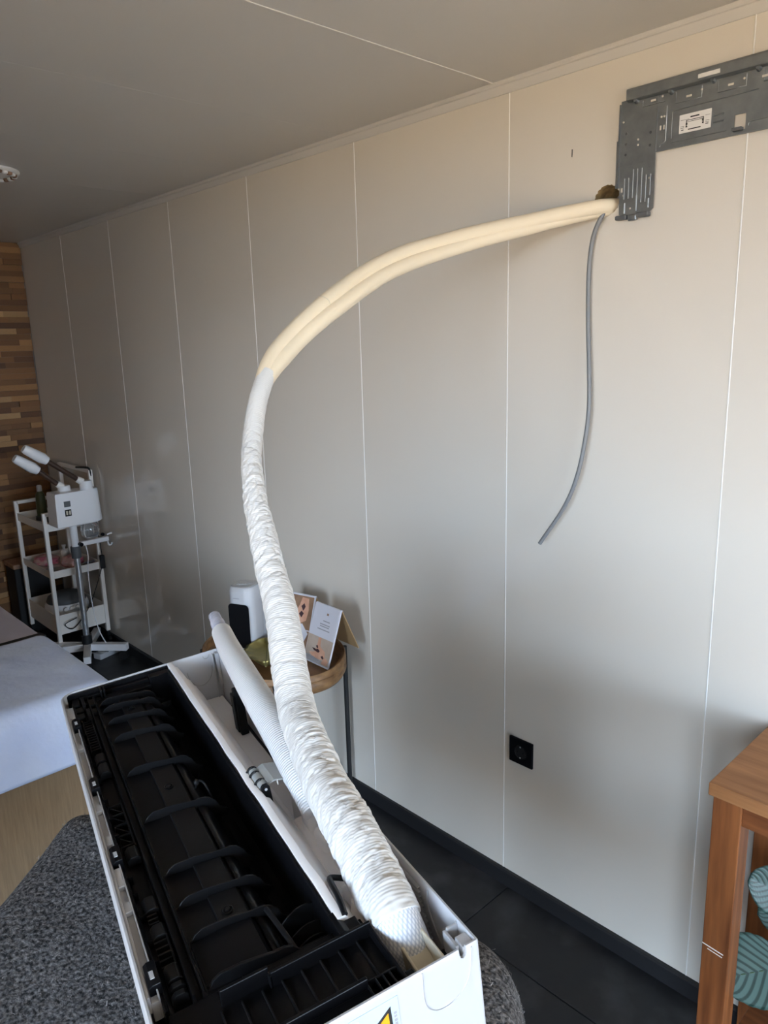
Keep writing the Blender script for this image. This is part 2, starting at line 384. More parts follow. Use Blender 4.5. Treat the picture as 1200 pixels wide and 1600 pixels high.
po = bpy.data.objects.new('window_portal', pd); COL.objects.link(po); po.location = ((OX0 + OX1) / 2, YF - .11, OZ1 / 2); po.rotation_euler = (PI / 2, 0, 0)

# ================================================================ AIR CONDITIONER (local frame: x far -.86 .. near 0, y 0 .. .2876, z 0 at the rim)
ACW, ACL = .2876, .86
AC_ROT = Euler((.08414, -.02135, -.26187)); AC_O = Vector((-.454, .186, 1.128))
RA = AC_ROT.to_matrix()
def l2w(p): return AC_O + RA @ Vector(p)
off = Vector((.43, -.144, .225))
ac = tag(empty('air_conditioner_unit', l2w(-off), AC_ROT), 'white and black air conditioner indoor unit lying open back upwards', 'air conditioner')
def rrect(x0, x1, y0, y1, rad, n=6):
    # rad: near-left, near-right, far-right, far-left ; order counter clockwise starting near-left
    out = []
    for (cx, cy, sx, sy, a0), r in zip(((x1, y0, -1, 1, -PI / 2), (x1, y1, -1, -1, 0), (x0, y1, 1, -1, PI / 2), (x0, y0, 1, 1, PI)), rad):
        for i in range(n + 1):
            a = a0 + PI / 2 * i / n
            out.append((cx + sx * r + r * math.cos(a), cy + sy * r + r * math.sin(a)))
    return out
def ring(ins, z, rad=(.02, .003, .004, .028)):
    rr = [max(r - ins, .001) for r in rad]
    return [(p[0], p[1], z) for p in rrect(-ACL + ins, -ins, ins, ACW - ins, rr)]
sh = MB()
sh.loops([ring(.05, -.222), ring(.022, -.215), ring(.006, -.195), ring(.001, -.16), ring(0, -.11), ring(0, -.0015), ring(.0008, 0), ring(.0028, 0), ring(.0036, -.0012), ring(.004, -.125)], True, True, True)
shell = sh.build('shell', M['white'], ac, smooth=35, loc=off)
# rounded notch cut out of the near end wall
ct = MB().prism([(.2650, .01), (.2650, -.006), (.2662, -.0095), (.2690, -.0112), (.2718, -.0095), (.2730, -.006), (.2730, .01)], -.0065, .003, 'x').build('cutter', M['white'], ac, loc=off)
bo = shell.modifiers.new('notch', 'BOOLEAN'); bo.object = ct; bo.operation = 'DIFFERENCE'; bo.solver = 'EXACT'
bpy.context.view_layer.update()
cut_mesh = bpy.data.meshes.new_from_object(shell.evaluated_get(bpy.context.evaluated_depsgraph_get()))
shell.modifiers.clear(); shell.data = cut_mesh; bpy.data.objects.remove(ct)
def P(mb, name, mat, parent=ac, **k):
    return mb.build(name, mat, parent, loc=off if parent is ac else (0, 0, 0), **k)
# --- near corner: notch in the end wall (dark recess pieces) and white corner clip
P(MB().box(-.034, -.010, .268, .2716, -.03, -.006).box(-.034, -.031, .2716, .2838, -.03, -.004).box(-.018, -.004, .2716, .2838, -.03, -.003), 'corner_clip', M['white'], bevel=.0008)
# knockout outline on the end face: U groove
U = catmull([(.0003, .2245, -.002), (.0003, .2235, -.028), (.0003, .2265, -.042), (.0003, .236, -.0505), (.0003, .247, -.0520), (.0003, .257, -.0495), (.0003, .267, -.042), (.0003, .2745, -.028), (.0003, .2782, -.003)], .003)
P(MB().sweep(U, .0007, 6), 'knockout_outline', M['white_in'], smooth=60)
# warning sticker on the end face
lab = P(MB().box(0, .0005, .060, .1975, -.12, -.0095), 'warning_label', M['sky_lbl'])
tri = [(.190, -.0165), (.166, -.058), (.1965 - .007, -.062)]
def tri_prism(s, x0, x1):
    c = (sum(p[0] for p in tri0) / 3, sum(p[1] for p in tri0) / 3)
    pr = [(c[0] + (p[0] - c[0]) * s, c[1] + (p[1] - c[1]) * s) for p in tri0]
    return MB().prism(pr, x0, x1, 'x')
tri0 = [(.1895, -.0165), (.1440, -.050), (.1905, -.066)]
P(tri_prism(1., .0003, .0009), 'triangle_border', M['ink'], lab); P(tri_prism(.80, .0004, .0012), 'triangle', M['orange'], lab)
P(MB().box(.0005, .0016, .176, .1782, -.050, -.030).box(.0005, .0016, .176, .1785, -.0555, -.0525), 'exclamation_mark', M['ink'], lab)
for k, (a, b) in enumerate(((-.0270, -.0245), (-.0305, -.0283), (-.0350, -.0322), (-.0395, -.0362), (-.0435, -.041))):
    P(MB().box(.0003, .0008, .1922, .1950, a, b), 'print_line', M['grey_ink'], lab)
P(MB().box(.0003, .0009, .145, .1585, -.021, -.014), 'print_box', M['paper'], lab)
# far wall inner: knock-out arcs and corner post
arc = [(-ACL + .0042, .246 + .024 * math.cos(a), -.030 + .034 * math.sin(a)) for a in [PI + PI * i / 24 for i in range(25)]]
P(MB().sweep(arc, .0006, 6), 'far_knockout_outline', M['grey_pl'], smooth=60)
arc = [(-ACL + .0042, .262 + .006 * math.cos(a), -.006 + .007 * math.sin(a)) for a in [PI + PI * i / 12 for i in range(13)]]
P(MB().sweep(arc, .0005, 6), 'far_knockout_outline', M['grey_pl'], smooth=60)
P(MB().box(-ACL + .004, -ACL + .010, .2725, .2745, -.10, -.006).box(-ACL + .004, -ACL + .016, .2775, .2836, -.07, -.004), 'corner_post', M['white_in'], bevel=.0008)
# right wall inside: stacked grip ribs and round recess
for k in range(15):
    z = -.012 - .0052 * k
    xr = -.098 + .030 * (k / 14.) ** 1.6 - .004
    P(MB().box(-.30, xr, .2800, .2838, z - .0009, z + .0009), 'grip_rib', M['white'], bevel=.0006, seg=1)
arc = catmull([(-.086, .2838, -.004), (-.088, .2838, -.024), (-.078, .2838, -.046), (-.058, .2838, -.062), (-.036, .2838, -.068)], .004)
P(MB().sweep(arc, .0012, 6), 'recess_rim', M['white'], smooth=60)
P(MB().box(-.0335, -.032, .2825, .284, -.03, -.002), 'wall_rib', M['white'])
# left white rim ledge with pockets
led = MB(); led.box(-.80, -.12, .0038, .0065, -.02, -.002).box(-.80, -.12, .0135, .0150, -.03, -.0035).box(-.80, -.12, .0065, .0135, -.03, -.0095)
for x0, x1 in ((-.80, -.755), (-.655, -.640), (-.535, -.52), (-.47, -.455), (-.395, -.375), (-.325, -.29), (-.262, -.245), (-.165, -.15)):
    led.box(x0, x1, .0065, .0135, -.0095, -.0035)
P(led, 'rim_ledge', M['white'], bevel=.0006, seg=1)
for cx in (-.725, -.52, -.345, -.142):
    c = P(MB().prism([(.0075, -.022), (.0075, -.001), (.011, .0015), (.019, .0015), (.019, -.022)], cx - .018, cx + .014, 'x'), 'clip_tab', M['black'], bevel=.0008)
    P(MB().prism([(cx - .006, .0012), (cx + .006, .0012), (cx + .004, -.004)], .0105, .0160, 'y').box(cx - .004, cx + .006, .011, .015, .001, .0022), 'clip_window', M['white'], c)

# --- black back chassis: one extruded tray
prof = [(.015, -.05), (.015, -.012), (.0165, -.0105), (.0185, -.0105), (.020, -.020), (.038, -.022), (.0405, -.0205), (.0412, -.0075), (.0432, -.0075), (.0442, -.0185), (.0495, -.0185), (.0505, -.0085), (.0525, -.0085), (.0540, -.0145),
        (.0560, -.0150), (.088, -.0165), (.0885, -.0155), (.120, -.0195), (.1245, -.0235), (.1325, -.0265), (.1395, -.034), (.1450, -.047), (.151, -.062), (.160, -.070), (.172, -.073), (.179, -.068), (.1815, -.050), (.1825, -.003), (.1838, -.001), (.1862, -.001), (.1872, -.003), (.1875, -.09), (.06, -.10)]
tray = P(MB().prism(prof, -.832, -.105, 'x'), 'back_chassis', M['black'], smooth=25)
# end wall at far side
fe = MB().prism([(.010, -.05), (.010, -.004), (.014, -.002), (.196, -.002), (.198, -.006), (.198, -.030), (.190, -.034), (.188, -.05)], -.8545, -.849, 'x')
fe.box(-.849, -.838, .03, .150, -.05, -.009).box(-.845, -.828, .150, .186, -.06, -.004).box(-.838, -.820, .034, .150, -.05, -.015)
fe.box(-.849, -.826, .0645, .0675, -.03, .0).box(-.849, -.826, .0695, .0725, -.03, .0)
P(fe, 'far_end_cap', M['black'], bevel=.0012)
fb = MB()
for i, (x0, x1, y0, y1, z) in enumerate([(-.846, -.815, .017, .028, -.010), (-.810, -.79, .018, .031, -.012), (-.782, -.765, .018, .030, -.011), (-.84, -.80, .031, .036, -.007), (-.79, -.745, .034, .040, -.009), (-.825, -.80, .042, .053, -.010), (-.79, -.772, .042, .054, -.012)]):
    fb.box(x0, x1, y0, y1, -.04, z)
P(fb, 'latch_block', M['black_s'], bevel=.001)
# cross fins on the chassis
def fin_profile(h0=.002, drop=.0):
    top = [(.056, -.0145), (.062, -.0075 + drop), (.070, -.0035 + drop), (.090, -.0040 + drop), (.112, -.0075 + drop), (.122, -.0095 + drop), (.134, -.0100 + drop), (.142, -.0135 + drop), (.149, -.021), (.153, -.031), (.1585, -.036), (.163, -.0375), (.1605, -.0415), (.153, -.050), (.150, -.07)]
    return top + [(.12, -.075), (.06, -.05)]
fins = [-.794, -.763, -.711, -.648, -.534, -.409, -.291, -.231, -.176]
for x in fins:
    P(MB().prism(fin_profile(), x - .0011, x + .0011, 'x'), 'cross_fin', M['black_s'], bevel=.0004, seg=1)
# stepped cover plates between the fins
xs = fins + [-.115]
for i, (a, b) in enumerate(zip(xs, xs[1:])):
    if b - a < .02: continue
    P(MB().prism([(.0885, -.0185), (.0885, -.0140), (.0895, -.0135), (.1195, -.0172), (.1208, -.0185), (.1208, -.03)], a + .0015, b - .0015, 'x'), 'cover_plate', M['black_s'], bevel=.0004, seg=1)
    P(MB().prism([(.1245, -.030), (.1250, -.0205), (.1295, -.0205), (.1365, -.0255), (.1425, -.038), (.1425, -.055)], a + .0015, b - .0045, 'x'), 'curved_lip', M['black'], smooth=40)
for x in (-.748, -.470, -.197):
    s_ = P(MB().lathe([(.0065, 0), (.0065, .0012), (.0055, .0018), (.0042, .0005), (.0040, .0004)], 20, (x, .1015, -.0148)), 'screw_boss', M['black'], smooth=40)
    P(MB().lathe([(.0030, 0), (.0030, .0016), (.0022, .0022)], 12, (x, .1015, -.0142)), 'screw', M['black_s'], s_)
# the small hook seen in the trough
hk = MB().sweep(catmull([(-.455, .132, -.026), (-.452, .138, -.012), (-.445, .143, -.010), (-.436, .147, -.02), (-.430, .150, -.04)], .004), .0016, 8)
hk.lathe([(.004, 0), (.004, .004), (.002, .006)], 12, (-.452, .136, -.014)); P(hk, 'wire_hook', M['black_s'], smooth=50)
# grille bars, ladders and blocks in the left channel
def bars(name, x0, x1, n, y0, y1, z=-.0115, w=.0011):
    for i in range(n):
        x = x0 + (x1 - x0) * i / (n - 1)
        P(MB().box(x - w, x + w, y0, y1, -.022, z), name, M['black_s'])
bars('grille_bar', -.745, -.640, 13, .024, .0365)
P(MB().box(-.75, -.635, .0365, .0380, -.022, -.0105).box(-.75, -.635, .0228, .0240, -.022, -.0105), 'grille_frame', M['black_s'])
bars('ladder_bar', -.470, -.372, 5, .022, .037, -.0115, .0013)
for i in range(4):
    x = -.470 + .0245 * i
    P(MB().prism([(x + .002, .0235), (x + .0045, .0235), (x + .0225, .036), (x + .020, .036)], -.021, -.0125, 'z'), 'ladder_brace', M['black_s'])
P(MB().box(-.474, -.366, .037, .0388, -.022, -.0105), 'ladder_rail', M['black_s'])
bars('slit_bar', -.236, -.216, 4, .0255, .0355)
bars('ladder_bar', -.194, -.158, 5, .0245, .037)
P(MB().box(-.198, -.154, .037, .0385, -.022, -.0105), 'ladder_rail', M['black_s'])
for x, w_, z in ((-.607, .013, -.009), (-.572, .014, -.008), (-.352, .012, -.0085), (-.252, .011, -.0085), (-.208, .009, -.0085), (-.146, .010, -.0085), (-.129, .003, -.009), (-.118, .003, -.009)):
    P(MB().prism([(.024, -.02), (.024, z - .004), (.028, z), (.036, z), (.0395, z - .003), (.0395, -.02)], x - w_, x + w_, 'x'), 'snap_block', M['black_s'], bevel=.0008)
for x in [-.70, -.66, -.60, -.55, -.49, -.44, -.40, -.31, -.28, -.24, -.20, -.17]:
    P(MB().box(x - .0012, x + .0012, .0165, .0240, -.021, -.0105), 'channel_web', M['black'])

# --- near end black cover: tray with walls and cross ribs
ne = MB().box(-.105, -.0045, .017, .2130, -.06, -.0155)
ne.box(-.088, -.0845, .062, .1085, -.02, .0020).box(-.0845, -.0775, .1065, .1085, -.02, -.002)      # short raised wall
ne.box(-.0815, -.0782, .1085, .2130, -.02, .0005)                                                  # long wall
ne.box(-.0235, -.0195, .050, .1800, -.02, .0020).box(-.0195, -.0045, .017, .1800, -.02, -.008)
ne.box(-.0815, -.0045, .2105, .2135, -.05, -.004)
ne.box(-.0245, -.0225, .180, .2135, -.02, -.005).box(-.0085, -.0045, .180, .2135, -.03, -.006)
for y in (.1795, .1885, .1960, .2030): ne.box(-.0235, -.0055, y - .0008, y + .0008, -.02, -.005)
ne.box(-.013, -.004, .2135, .2215, -.012, -.0045)
P(ne, 'near_end_cover', M['black'], bevel=.0009)
for i in range(9):
    y = .040 + .0195 * i
    P(MB().box(-.0785, -.0230, y - .0009, y + .0009, -.018, -.0125), 'cover_rib', M['black_s'], bevel=.0004, seg=1)
# ledge between last fin and cover: flat plate, two longitudinal ribs, holes, fan housing arcs
P(MB().prism(fin_profile(drop=.0005)[:-3] + [(.14, -.075), (.06, -.05)], -.112, -.1085, 'x'), 'cross_fin', M['black_s'], bevel=.0006)
P(MB().prism([(.056, -.03), (.056, -.0140), (.090, -.0120), (.1185, -.0155), (.1230, -.0205), (.1230, -.04)], -.1735, -.113, 'x'), 'end_plate', M['black'], smooth=30)
P(MB().sweep(catmull([(-.172, .136, -.0125), (-.15, .1385, -.0130), (-.125, .1415, -.0150), (-.108, .145, -.022)], .004), .0030, 8), 'end_rib', M['black_s'], smooth=50)
for r_, z_ in ((.040, -.012), (.046, -.024)):
    ar = [(-.150 + r_ * 1.0 * math.cos(a) * .9 + .022, .150 + r_ * math.sin(a), z_ - .012 * math.cos(a * 2) * .3 - .01) for a in [-.25 * PI + .75 * PI * i / 20 for i in range(21)]]
for k, (xo, zt) in enumerate(((-.158, -.012), (-.140, -.020), (-.128, -.026))):
    pr = [(.1445, -.06)] + [(.1445 + .038 * t, zt - .022 * (1 - math.sin(PI * (.25 + .5 * t))) - .010 * (1 - t)) for t in [i / 10 for i in range(11)]] + [(.1825, -.06)]
    P(MB().prism(pr, xo - .001, xo + .001, 'x'), 'housing_fin', M['black_s'], bevel=.0003, seg=1)
hp = MB().box(-.122, -.082, .128, .187, -.07, -.030)
P(hp, 'bearing_plate', M['black'], bevel=.001)
for y in (.142, .160, .178):
    P(MB().lathe([(.0085, 0), (.0085, .0015), (.0070, .0015), (.0065, -.0025), (.0005, -.0028)], 20, (-.102, y, -.0300)), 'bearing_hole', M['black_m'], smooth=40)
P(MB().prism([(.1815, -.05), (.1815, .0), (.187, .001), (.196, -.006), (.196, -.05)], -.112, -.082, 'x').box(-.10, -.085, .19, .206, -.05, -.004), 'corner_bracket', M['black'], bevel=.001)

# --- white foam channel for the pipes
fprof = [(.1878, -.10), (.1878, .0), (.1895, .0012), (.1965, .0012), (.1985, -.001), (.2010, -.0080), (.2065, -.0120), (.2200, -.040), (.2245, -.0445), (.2290, -.056), (.2335, -.0600), (.2430, -.0900), (.2480, -.0950), (.2790, -.0955), (.2790, -.12), (.19, -.12)]
def wob(mb, amp=.0012):
    mb.v = [(x, y + amp * noise.noise(Vector((x * 22, y * 30, z * 30))), z + amp * noise.noise(Vector((x * 22, y * 30 + 9, z * 30)))) for x, y, z in mb.v]; return mb
nseg = 60; fo = MB()
fo.loops([[(-.853 + (.853 - .10) * i / nseg, p[0], p[1]) for p in fprof] for i in range(nseg + 1)], True, True, True)
P(wob(fo), 'foam_channel', M['foam'], smooth=38)
rid = []; 
P(wob(MB().loops([[(x, y0 + .0075 * math.cos(a) * w_, -.060 + .010 * math.sin(a) * w_) for a in [2 * PI * j / 12 for j in range(12)]] for x, y0, w_ in [(-.50, .2290, .2), (-.46, .2290, .8), (-.36, .2285, 1), (-.24, .2280, 1), (-.185, .2285, 1.1), (-.165, .230, 1.25), (-.15, .231, .7)]], True, True, True)), 'foam_ridge', M['foam'], smooth=60)
def blob(x0, x1, y0, y1, z0, z1): return wob(MB().box(x0, x1, y0, y1, z0, z1), .0015)
for a in ((-.405, -.365, .2480, .272, -.097, -.036), (-.336, -.300, .2380, .270, -.097, -.026), (-.290, -.252, .2360, .262, -.097, -.030), (-.240, -.196, .238, .264, -.097, -.028), (-.180, -.150, .222, .246, -.097, -.030)):
    P(blob(*a), 'foam_block', M['foam'], bevel=.008, seg=4, smooth=60)
P(wob(MB().prism([(.226, -.10), (.226, -.052), (.232, -.047), (.262, -.045), (.2785, -.050), (.2785, -.10)], -.345, -.165, 'x')), 'foam_insert', M['foam'], bevel=.005, seg=3, smooth=50)
P(MB().lathe([(.028, -.03), (.026, .0), (.012, .030), (.009, .040), (.0085, .048)], 24, (-.125, .222, -.060), 1.2, .9), 'foam_cone', M['foam'], smooth=40)
P(MB().box(-.15, -.10, .188, .235, -.10, -.050), 'foam_floor', M['foam'], bevel=.004)
P(MB().box(-.80, -.10, .2792, .2836, -.099, -.0950), 'gap_line', M['black_m'])  # black strip stands in for the dark open gap beside the foam
P(MB().box(-.355, -.345, .258, .280, -.09, -.058).box(-.285, -.225, .266, .279, -.09, -.062).box(-.105, -.08, .213, .25, -.09, -.04), 'dark_gap', M['black_m'], bevel=.002)
# black strap post holding the drain hose
P(MB().prism([(-.706, -.095), (-.700, -.055), (-.698, -.012), (-.689, -.008), (-.680, -.014), (-.676, -.055), (-.676, -.095)], .2615, .2755, 'y').box(-.700, -.68, .258, .262, -.09, -.02), 'strap_post', M['black_s'], bevel=.002)
# grey hinged pipe clamp with black hinge
cl = P(MB().loops([[(x, y, z) for y, z in ((.2055, -.002), (.2095, .0055), (.2180, .0080), (.235, .0035), (.270, -.0060), (.270, -.0075), (.235, .0015), (.2180, .0058), (.2110, .0038), (.2075, -.002))] for x in (-.405, -.358)], True, True, True), 'pipe_clamp', M['grey_pl'], smooth=30, bevel=.0005, seg=1)
for i in range(6):
    y = .222 + .009 * i; P(MB().box(-.3605, -.3575, y - .0005, y + .0005, -.006 + .001 * (5 - i), .0065 - .0024 * i), 'clamp_rib', M['paper'], cl)
P(MB().cyl((-.405, .2040, .0), (-.360, .2040, .0), .0065, n=16), 'clamp_barrel', M['grey_pl'], cl, smooth=40)
h1 = P(MB().prism([(.1975, .004), (.2005, .0085), (.2065, .0085), (.2095, .004), (.2115, -.028), (.2055, -.032), (.201, -.02)], -.3575, -.3530, 'x').cyl((-.353, .2035, .003), (-.3515, .2035, .003), .003), 'clamp_arm', M['black_s'], cl, bevel=.0006)
P(MB().cyl((-.3518, .2035, .003), (-.3508, .2035, .003), .0018), 'clamp_pin', M['white'], cl)
for x in (-.408, -.395, -.374): P(MB().cyl((x, .1955, .001), (x + .003, .2035, .0075), .0016).cyl((x, .203, .0), (x + .002, .203, .0), .0078, n=18), 'clamp_hook', M['black_s'], cl)
# black wire loop and cable tie
P(MB().sweep(catmull([(-.100, .196, .002), (-.125, .200, .004), (-.150, .2035, .001), (-.165, .209, -.006), (-.158, .224, -.010), (-.150, .236, -.014), (-.14, .247, -.02)], .004), .0032, 8), 'sensor_wire', M['black_s'], smooth=60)
P(MB().sweep(catmull([(-.128, .229, -.006), (-.132, .224, .001), (-.140, .2215, .003), (-.150, .221, .004)], .003), .0014, 6), 'cable_tie', M['white'], smooth=60)
# ivory drain fitting near the corner
iv = MB().prism([(-.060, -.10), (-.058, -.018), (-.052, -.014), (-.008, -.022), (-.008, -.10)], .2285, .2315, 'y').prism([(-.070, -.08), (-.060, -.022), (-.055, -.020), (-.012, -.034), (-.012, -.09)], .2315, .2545, 'y').box(-.064, -.006, .2535, .2562, -.09, -.010).box(-.070, -.060, .2515, .2580, -.05, -.006)
P(iv, 'drain_fitting', M['ivory'], bevel=.0012)
P(MB().cyl((-.045, .262, -.055), (-.045, .2836, -.055), .011).cyl((-.026, .262, -.062), (-.026, .2836, -.062), .009).box(-.075, -.01, .258, .2836, -.11, -.068), 'drain_plug', M['black_s'], smooth=40)

# ================================================================ PIPE BUNDLE
pp = [l2w((-.045, .246, -.075)), l2w((-.060, .2435, -.040)), l2w((-.077, .2405, -.014)), l2w((-.132, .246, 0)), l2w((-.200, .251, .020)), l2w((-.283, .258, .032)), l2w((-.365, .272, .050)),
      (-.804, .570, 1.213), (-.904, .626, 1.297), (-.976, .658, 1.356), (-1.068, .699, 1.455), (-1.133, .745, 1.533), (-1.177, .806, 1.630), (-1.197, .882, 1.698), (-1.196, .999, 1.777), (-1.195, 1.161, 1.858), (-1.161, 1.351, 1.915), (-1.093, 1.520, 1.957), (-1.036, 1.618, 1.981), (-.989, 1.68, 1.993), (-.978, 1.762, 1.997)]
path = catmull(pp, .0028)
pipe = tag(empty('refrigerant_pipe', path[0]), 'long white taped and cream foam pipe arching from the opened unit to the wall hole', 'pipe')
base0 = path[0].copy()
# cumulative length and split indices
cum = [0.]
for a, b in zip(path, path[1:]): cum.append(cum[-1] + (b - a).length)
def idx_near(p): p = Vector(p); return min(range(len(path)), key=lambda i: (path[i] - p).length)
i_mesh = idx_near(l2w((-.082, .241, -.011))); i_end = idx_near((-1.184, .825, 1.645)); i_tw = idx_near((-1.176, .804, 1.625))
rt = [(0, .0235), (.05, .0265), (.10, .0285), (.20, .0288), (.32, .0275), (.42, .0265), (.52, .0258), (.60, .0250), (.70, .0232), (.80, .0200), (.88, .0180), (.96, .0175), (1.05, .0172), (2, .0165)]
def wr_rad(L0):
    def f(L, th):
        s_ = L + L0; r = lerp_tab(rt, s_)
        c, s2 = math.cos(th), math.sin(th)
        tw = s_ * 26 + th / (2 * PI)                           # spiral tape turns
        fr = tw - math.floor(tw)
        amp = lerp_tab([(0, .2), (.06, .35), (.10, .9), (.20, 1.0), (.34, .95), (.43, .45), (.60, .45), (.68, 1.0), (.85, .85), (.93, .35), (1.1, .12)], s_)
        sk = s_ + .010 * math.sin(th + 2.1)                      # folds run slightly slanted round the pipe
        nz = noise.noise(Vector((sk * 210, c * .8, s2 * .8 + 3))) * .0010 + noise.noise(Vector((sk * 95 + .6 * c, c * .9, s2 * .9 + 11))) * .0015 + noise.noise(Vector((s_ * 14, c * 1.0, s2 * 1.0 + 7))) * .0020
        cr = abs(noise.noise(Vector((sk * 75 + 1.2 * c, c * 1.1 + 5, s2 * 1.1)))); cr = -.0022 * max(0, 1 - cr * 6)
        return r + amp * (nz + cr) + .0008 * fr * (1 if amp > .3 else .4)
    return f
loc0 = [p - base0 for p in path]
tape_path = [loc0[i_mesh - 3]]
for a, b in zip(loc0[i_mesh - 3:i_end], loc0[i_mesh - 2:i_end + 1]): tape_path += [a.lerp(b, .5), b]
# dotted mesh cuff where the pipe leaves the unit
MB().sweep(loc0[:i_mesh + 1], lambda L, th: lerp_tab([(0, .0205), (.04, .0235), (.1, .0262)], L), 40, uvs=True).build('mesh_cuff', M['mesh'], pipe, smooth=80)
MB().sweep(tape_path, wr_rad(cum[i_mesh - 3]), 64, uvs=True).build('tape_wrap', M['tape'], pipe, smooth=80)
# twin foam insulated pipes
def tw_off(i):
    t = min(max((cum[i] - cum[i_tw]) / (cum[-1] - cum[i_tw]), 0), 1)
    keys = [(0, Vector((.30, .10, -.2)) * .004), (.07, Vector((.60, .20, -.62)) * .010), (.25, Vector((.56, .27, -.74)) * .0130), (.45, Vector((.45, .30, -.82)) * .0125), (.62, Vector((.25, .45, -.80)) * .0100), (.8, Vector((.1, .8, -.5)) * .0085), (1, Vector((0, .95, -.2)) * .008)]
    for (a, va), (b, vb) in zip(keys, keys[1:]):
        if t <= b: return va.lerp(vb, (t - a) / (b - a))
    return keys[-1][1]
ids = list(range(i_tw, len(path), 2))
for sgn, rr, nm in ((-1, .0172, 'foam_pipe'), (1, .0158, 'foam_pipe')):
    pth = [loc0[i] + tw_off(i) * sgn for i in ids]
    MB().sweep(pth, (lambda r0: lambda L, th: r0 * min(1, .86 + L * 3) * (1 + .03 * noise.noise(Vector((L * 25, math.cos(th), math.sin(th))))))(rr), 24).build(nm, M['cream'], pipe, smooth=80)
# slit cuts in the foam
for i0 in (idx_near((-1.196, .985, 1.768)),):
    c = loc0[i0] - tw_off(i0); T = (loc0[i0 + 2] - loc0[i0 - 2]).normalized(); a = T.orthogonal().normalized(); b = T.cross(a)
    rg = [c + (a * math.cos(t) + b * math.sin(t)) * .0174 + T * .0014 * math.sin(3 * t) for t in [2 * PI * k / 32 for k in range(33)]]
    MB().sweep(rg, .0006, 5).build('foam_seam', M['ivory'], pipe, smooth=60)

# drain hose -------------------------------------------------------
hp_ = [l2w(p) for p in ((-.300, .245, -.020), (-.352, .250, .002), (-.440, .254, .030), (-.565, .257, .060), (-.660, .262, .075), (-.722, .2685, .083))]
hpath = catmull(hp_, .004); hb = hpath[0].copy()
dh = tag(empty('drain_hose', hb), 'white ribbed drain hose with grey end lying across the opened unit', 'hose')
hl = [p - hb for p in hpath]
MB().sweep(hl, lambda L, th: lerp_tab([(0, .014), (.06, .0205), (.2, .0225), (.33, .0200), (.46, .0165), (.5, .0160)], L), 32, uvs=True).build('sleeve', M['knit'], dh, smooth=80)
d = (hl[-1] - hl[-3]).normalized()
gp = [hl[-1] - d * .004 + d * (.0012 * i) for i in range(34)]
MB().sweep(gp, lambda L, th: .0118 + .0006 * math.sin(L * 2100), 24).build('corrugated_tube', M['hose_g'], dh, smooth=60)
gp = [hl[-1] + d * .036 + d * (.0012 * i) for i in range(24)]
MB().sweep(gp, lambda L, th: .0098 + .0010 * (1 if (L % .008) < .004 else 0), 24).build('hose_tip', M['hose_g'], dh, smooth=60)

# cable at the wall --------------------------------------------------
cp = catmull([(-.985, 1.74, 1.985), (-.990, 1.675, 1.984), (-.995, 1.662, 1.973), (-1.017, 1.664, 1.93), (-1.027, 1.666, 1.858), (-1.024, 1.664, 1.739), (-1.014, 1.660, 1.615), (-1.009, 1.656, 1.521), (-1.015, 1.652, 1.441), (-1.032, 1.648, 1.35), (-1.066, 1.644, 1.265), (-1.136, 1.640, 1.157)], .01)
cb = tag(empty('electric_cable', cp[-1]), 'grey electric cable hanging down the wall from the pipe hole', 'cable')
MB().sweep([p - cp[-1] for p in cp], .0052, 12).build('cable_sheath', M['cable'], cb, smooth=60)
e0, e1 = cp[-1], cp[-2]; dd = (e0 - e1).normalized()
MB().cyl(Vector((0, 0, 0)) - dd * .0005, dd * .001, .0035).build('cable_end', M['paper'], cb)

# ================================================================ MOUNTING PLATE
PY = YB
mp = tag(empty('mounting_plate', (-.95, PY, 1.955)), 'galvanised steel mounting plate screwed high on the panelled wall', 'bracket')
o_ = Vector((.95, -PY, -1.955))
def PL(mb, name, mat=None, **k): return mb.build(name, mat or M['galv'], mp, loc=o_, **k)
y0, y1 = PY - .009, PY - .0075
# main sheet with a square window: built from strips around the opening
WX0, WX1, WZ0, WZ1 = -.7045, -.682, 2.0995, 2.1295
XR = -.12
sheet = MB().box(-.872, WX0, y0, y1, 2.091, 2.212).box(WX1, XR, y0, y1, 2.091, 2.212).box(WX0, WX1, y0, y1, 2.091, WZ0).box(WX0, WX1, y0, y1, WZ1, 2.212)
PL(sheet, 'main_sheet')
PL(MB().box(-.960, -.872, y0, y1, 2.030, 2.212), 'side_sheet', bevel=.004)
PL(MB().prism([(-.958, 2.075), (-.956, 1.972), (-.945, 1.964), (-.885, 1.964), (-.872, 1.976), (-.872, 2.075)], y0 - .0006, y1 - .0004, 'y'), 'leg_sheet')
# folded top flange and lip
PL(MB().prism([(y1, 2.205), (y0 - .011, 2.207), (y0 - .0125, 2.2085), (y0 - .0125, 2.227), (y0 - .0105, 2.231), (y0 - .009, 2.227), (y0 - .009, 2.2115), (y1, 2.2105)], -.942, XR, 'x'), 'top_flange')
PL(MB().box(-.780, -.735, y0 - .0130, y0 - .0126, 2.213, 2.221), 'flange_mark', M['paper'])
# folded left edge
PL(MB().box(-.9625, -.960, y0 - .004, PY, 2.030, 2.205).box(-.9665, -.9625, y0 - .003, PY, 2.030, 2.130), 'side_flange')
PL(MB().box(-.8735, -.8715, y0 - .003, y0, 2.091, 2.182), 'step_edge'); PL(MB().box(-.872, XR, y0 - .003, y0 + .001, 2.0905, 2.0925), 'bottom_flange')
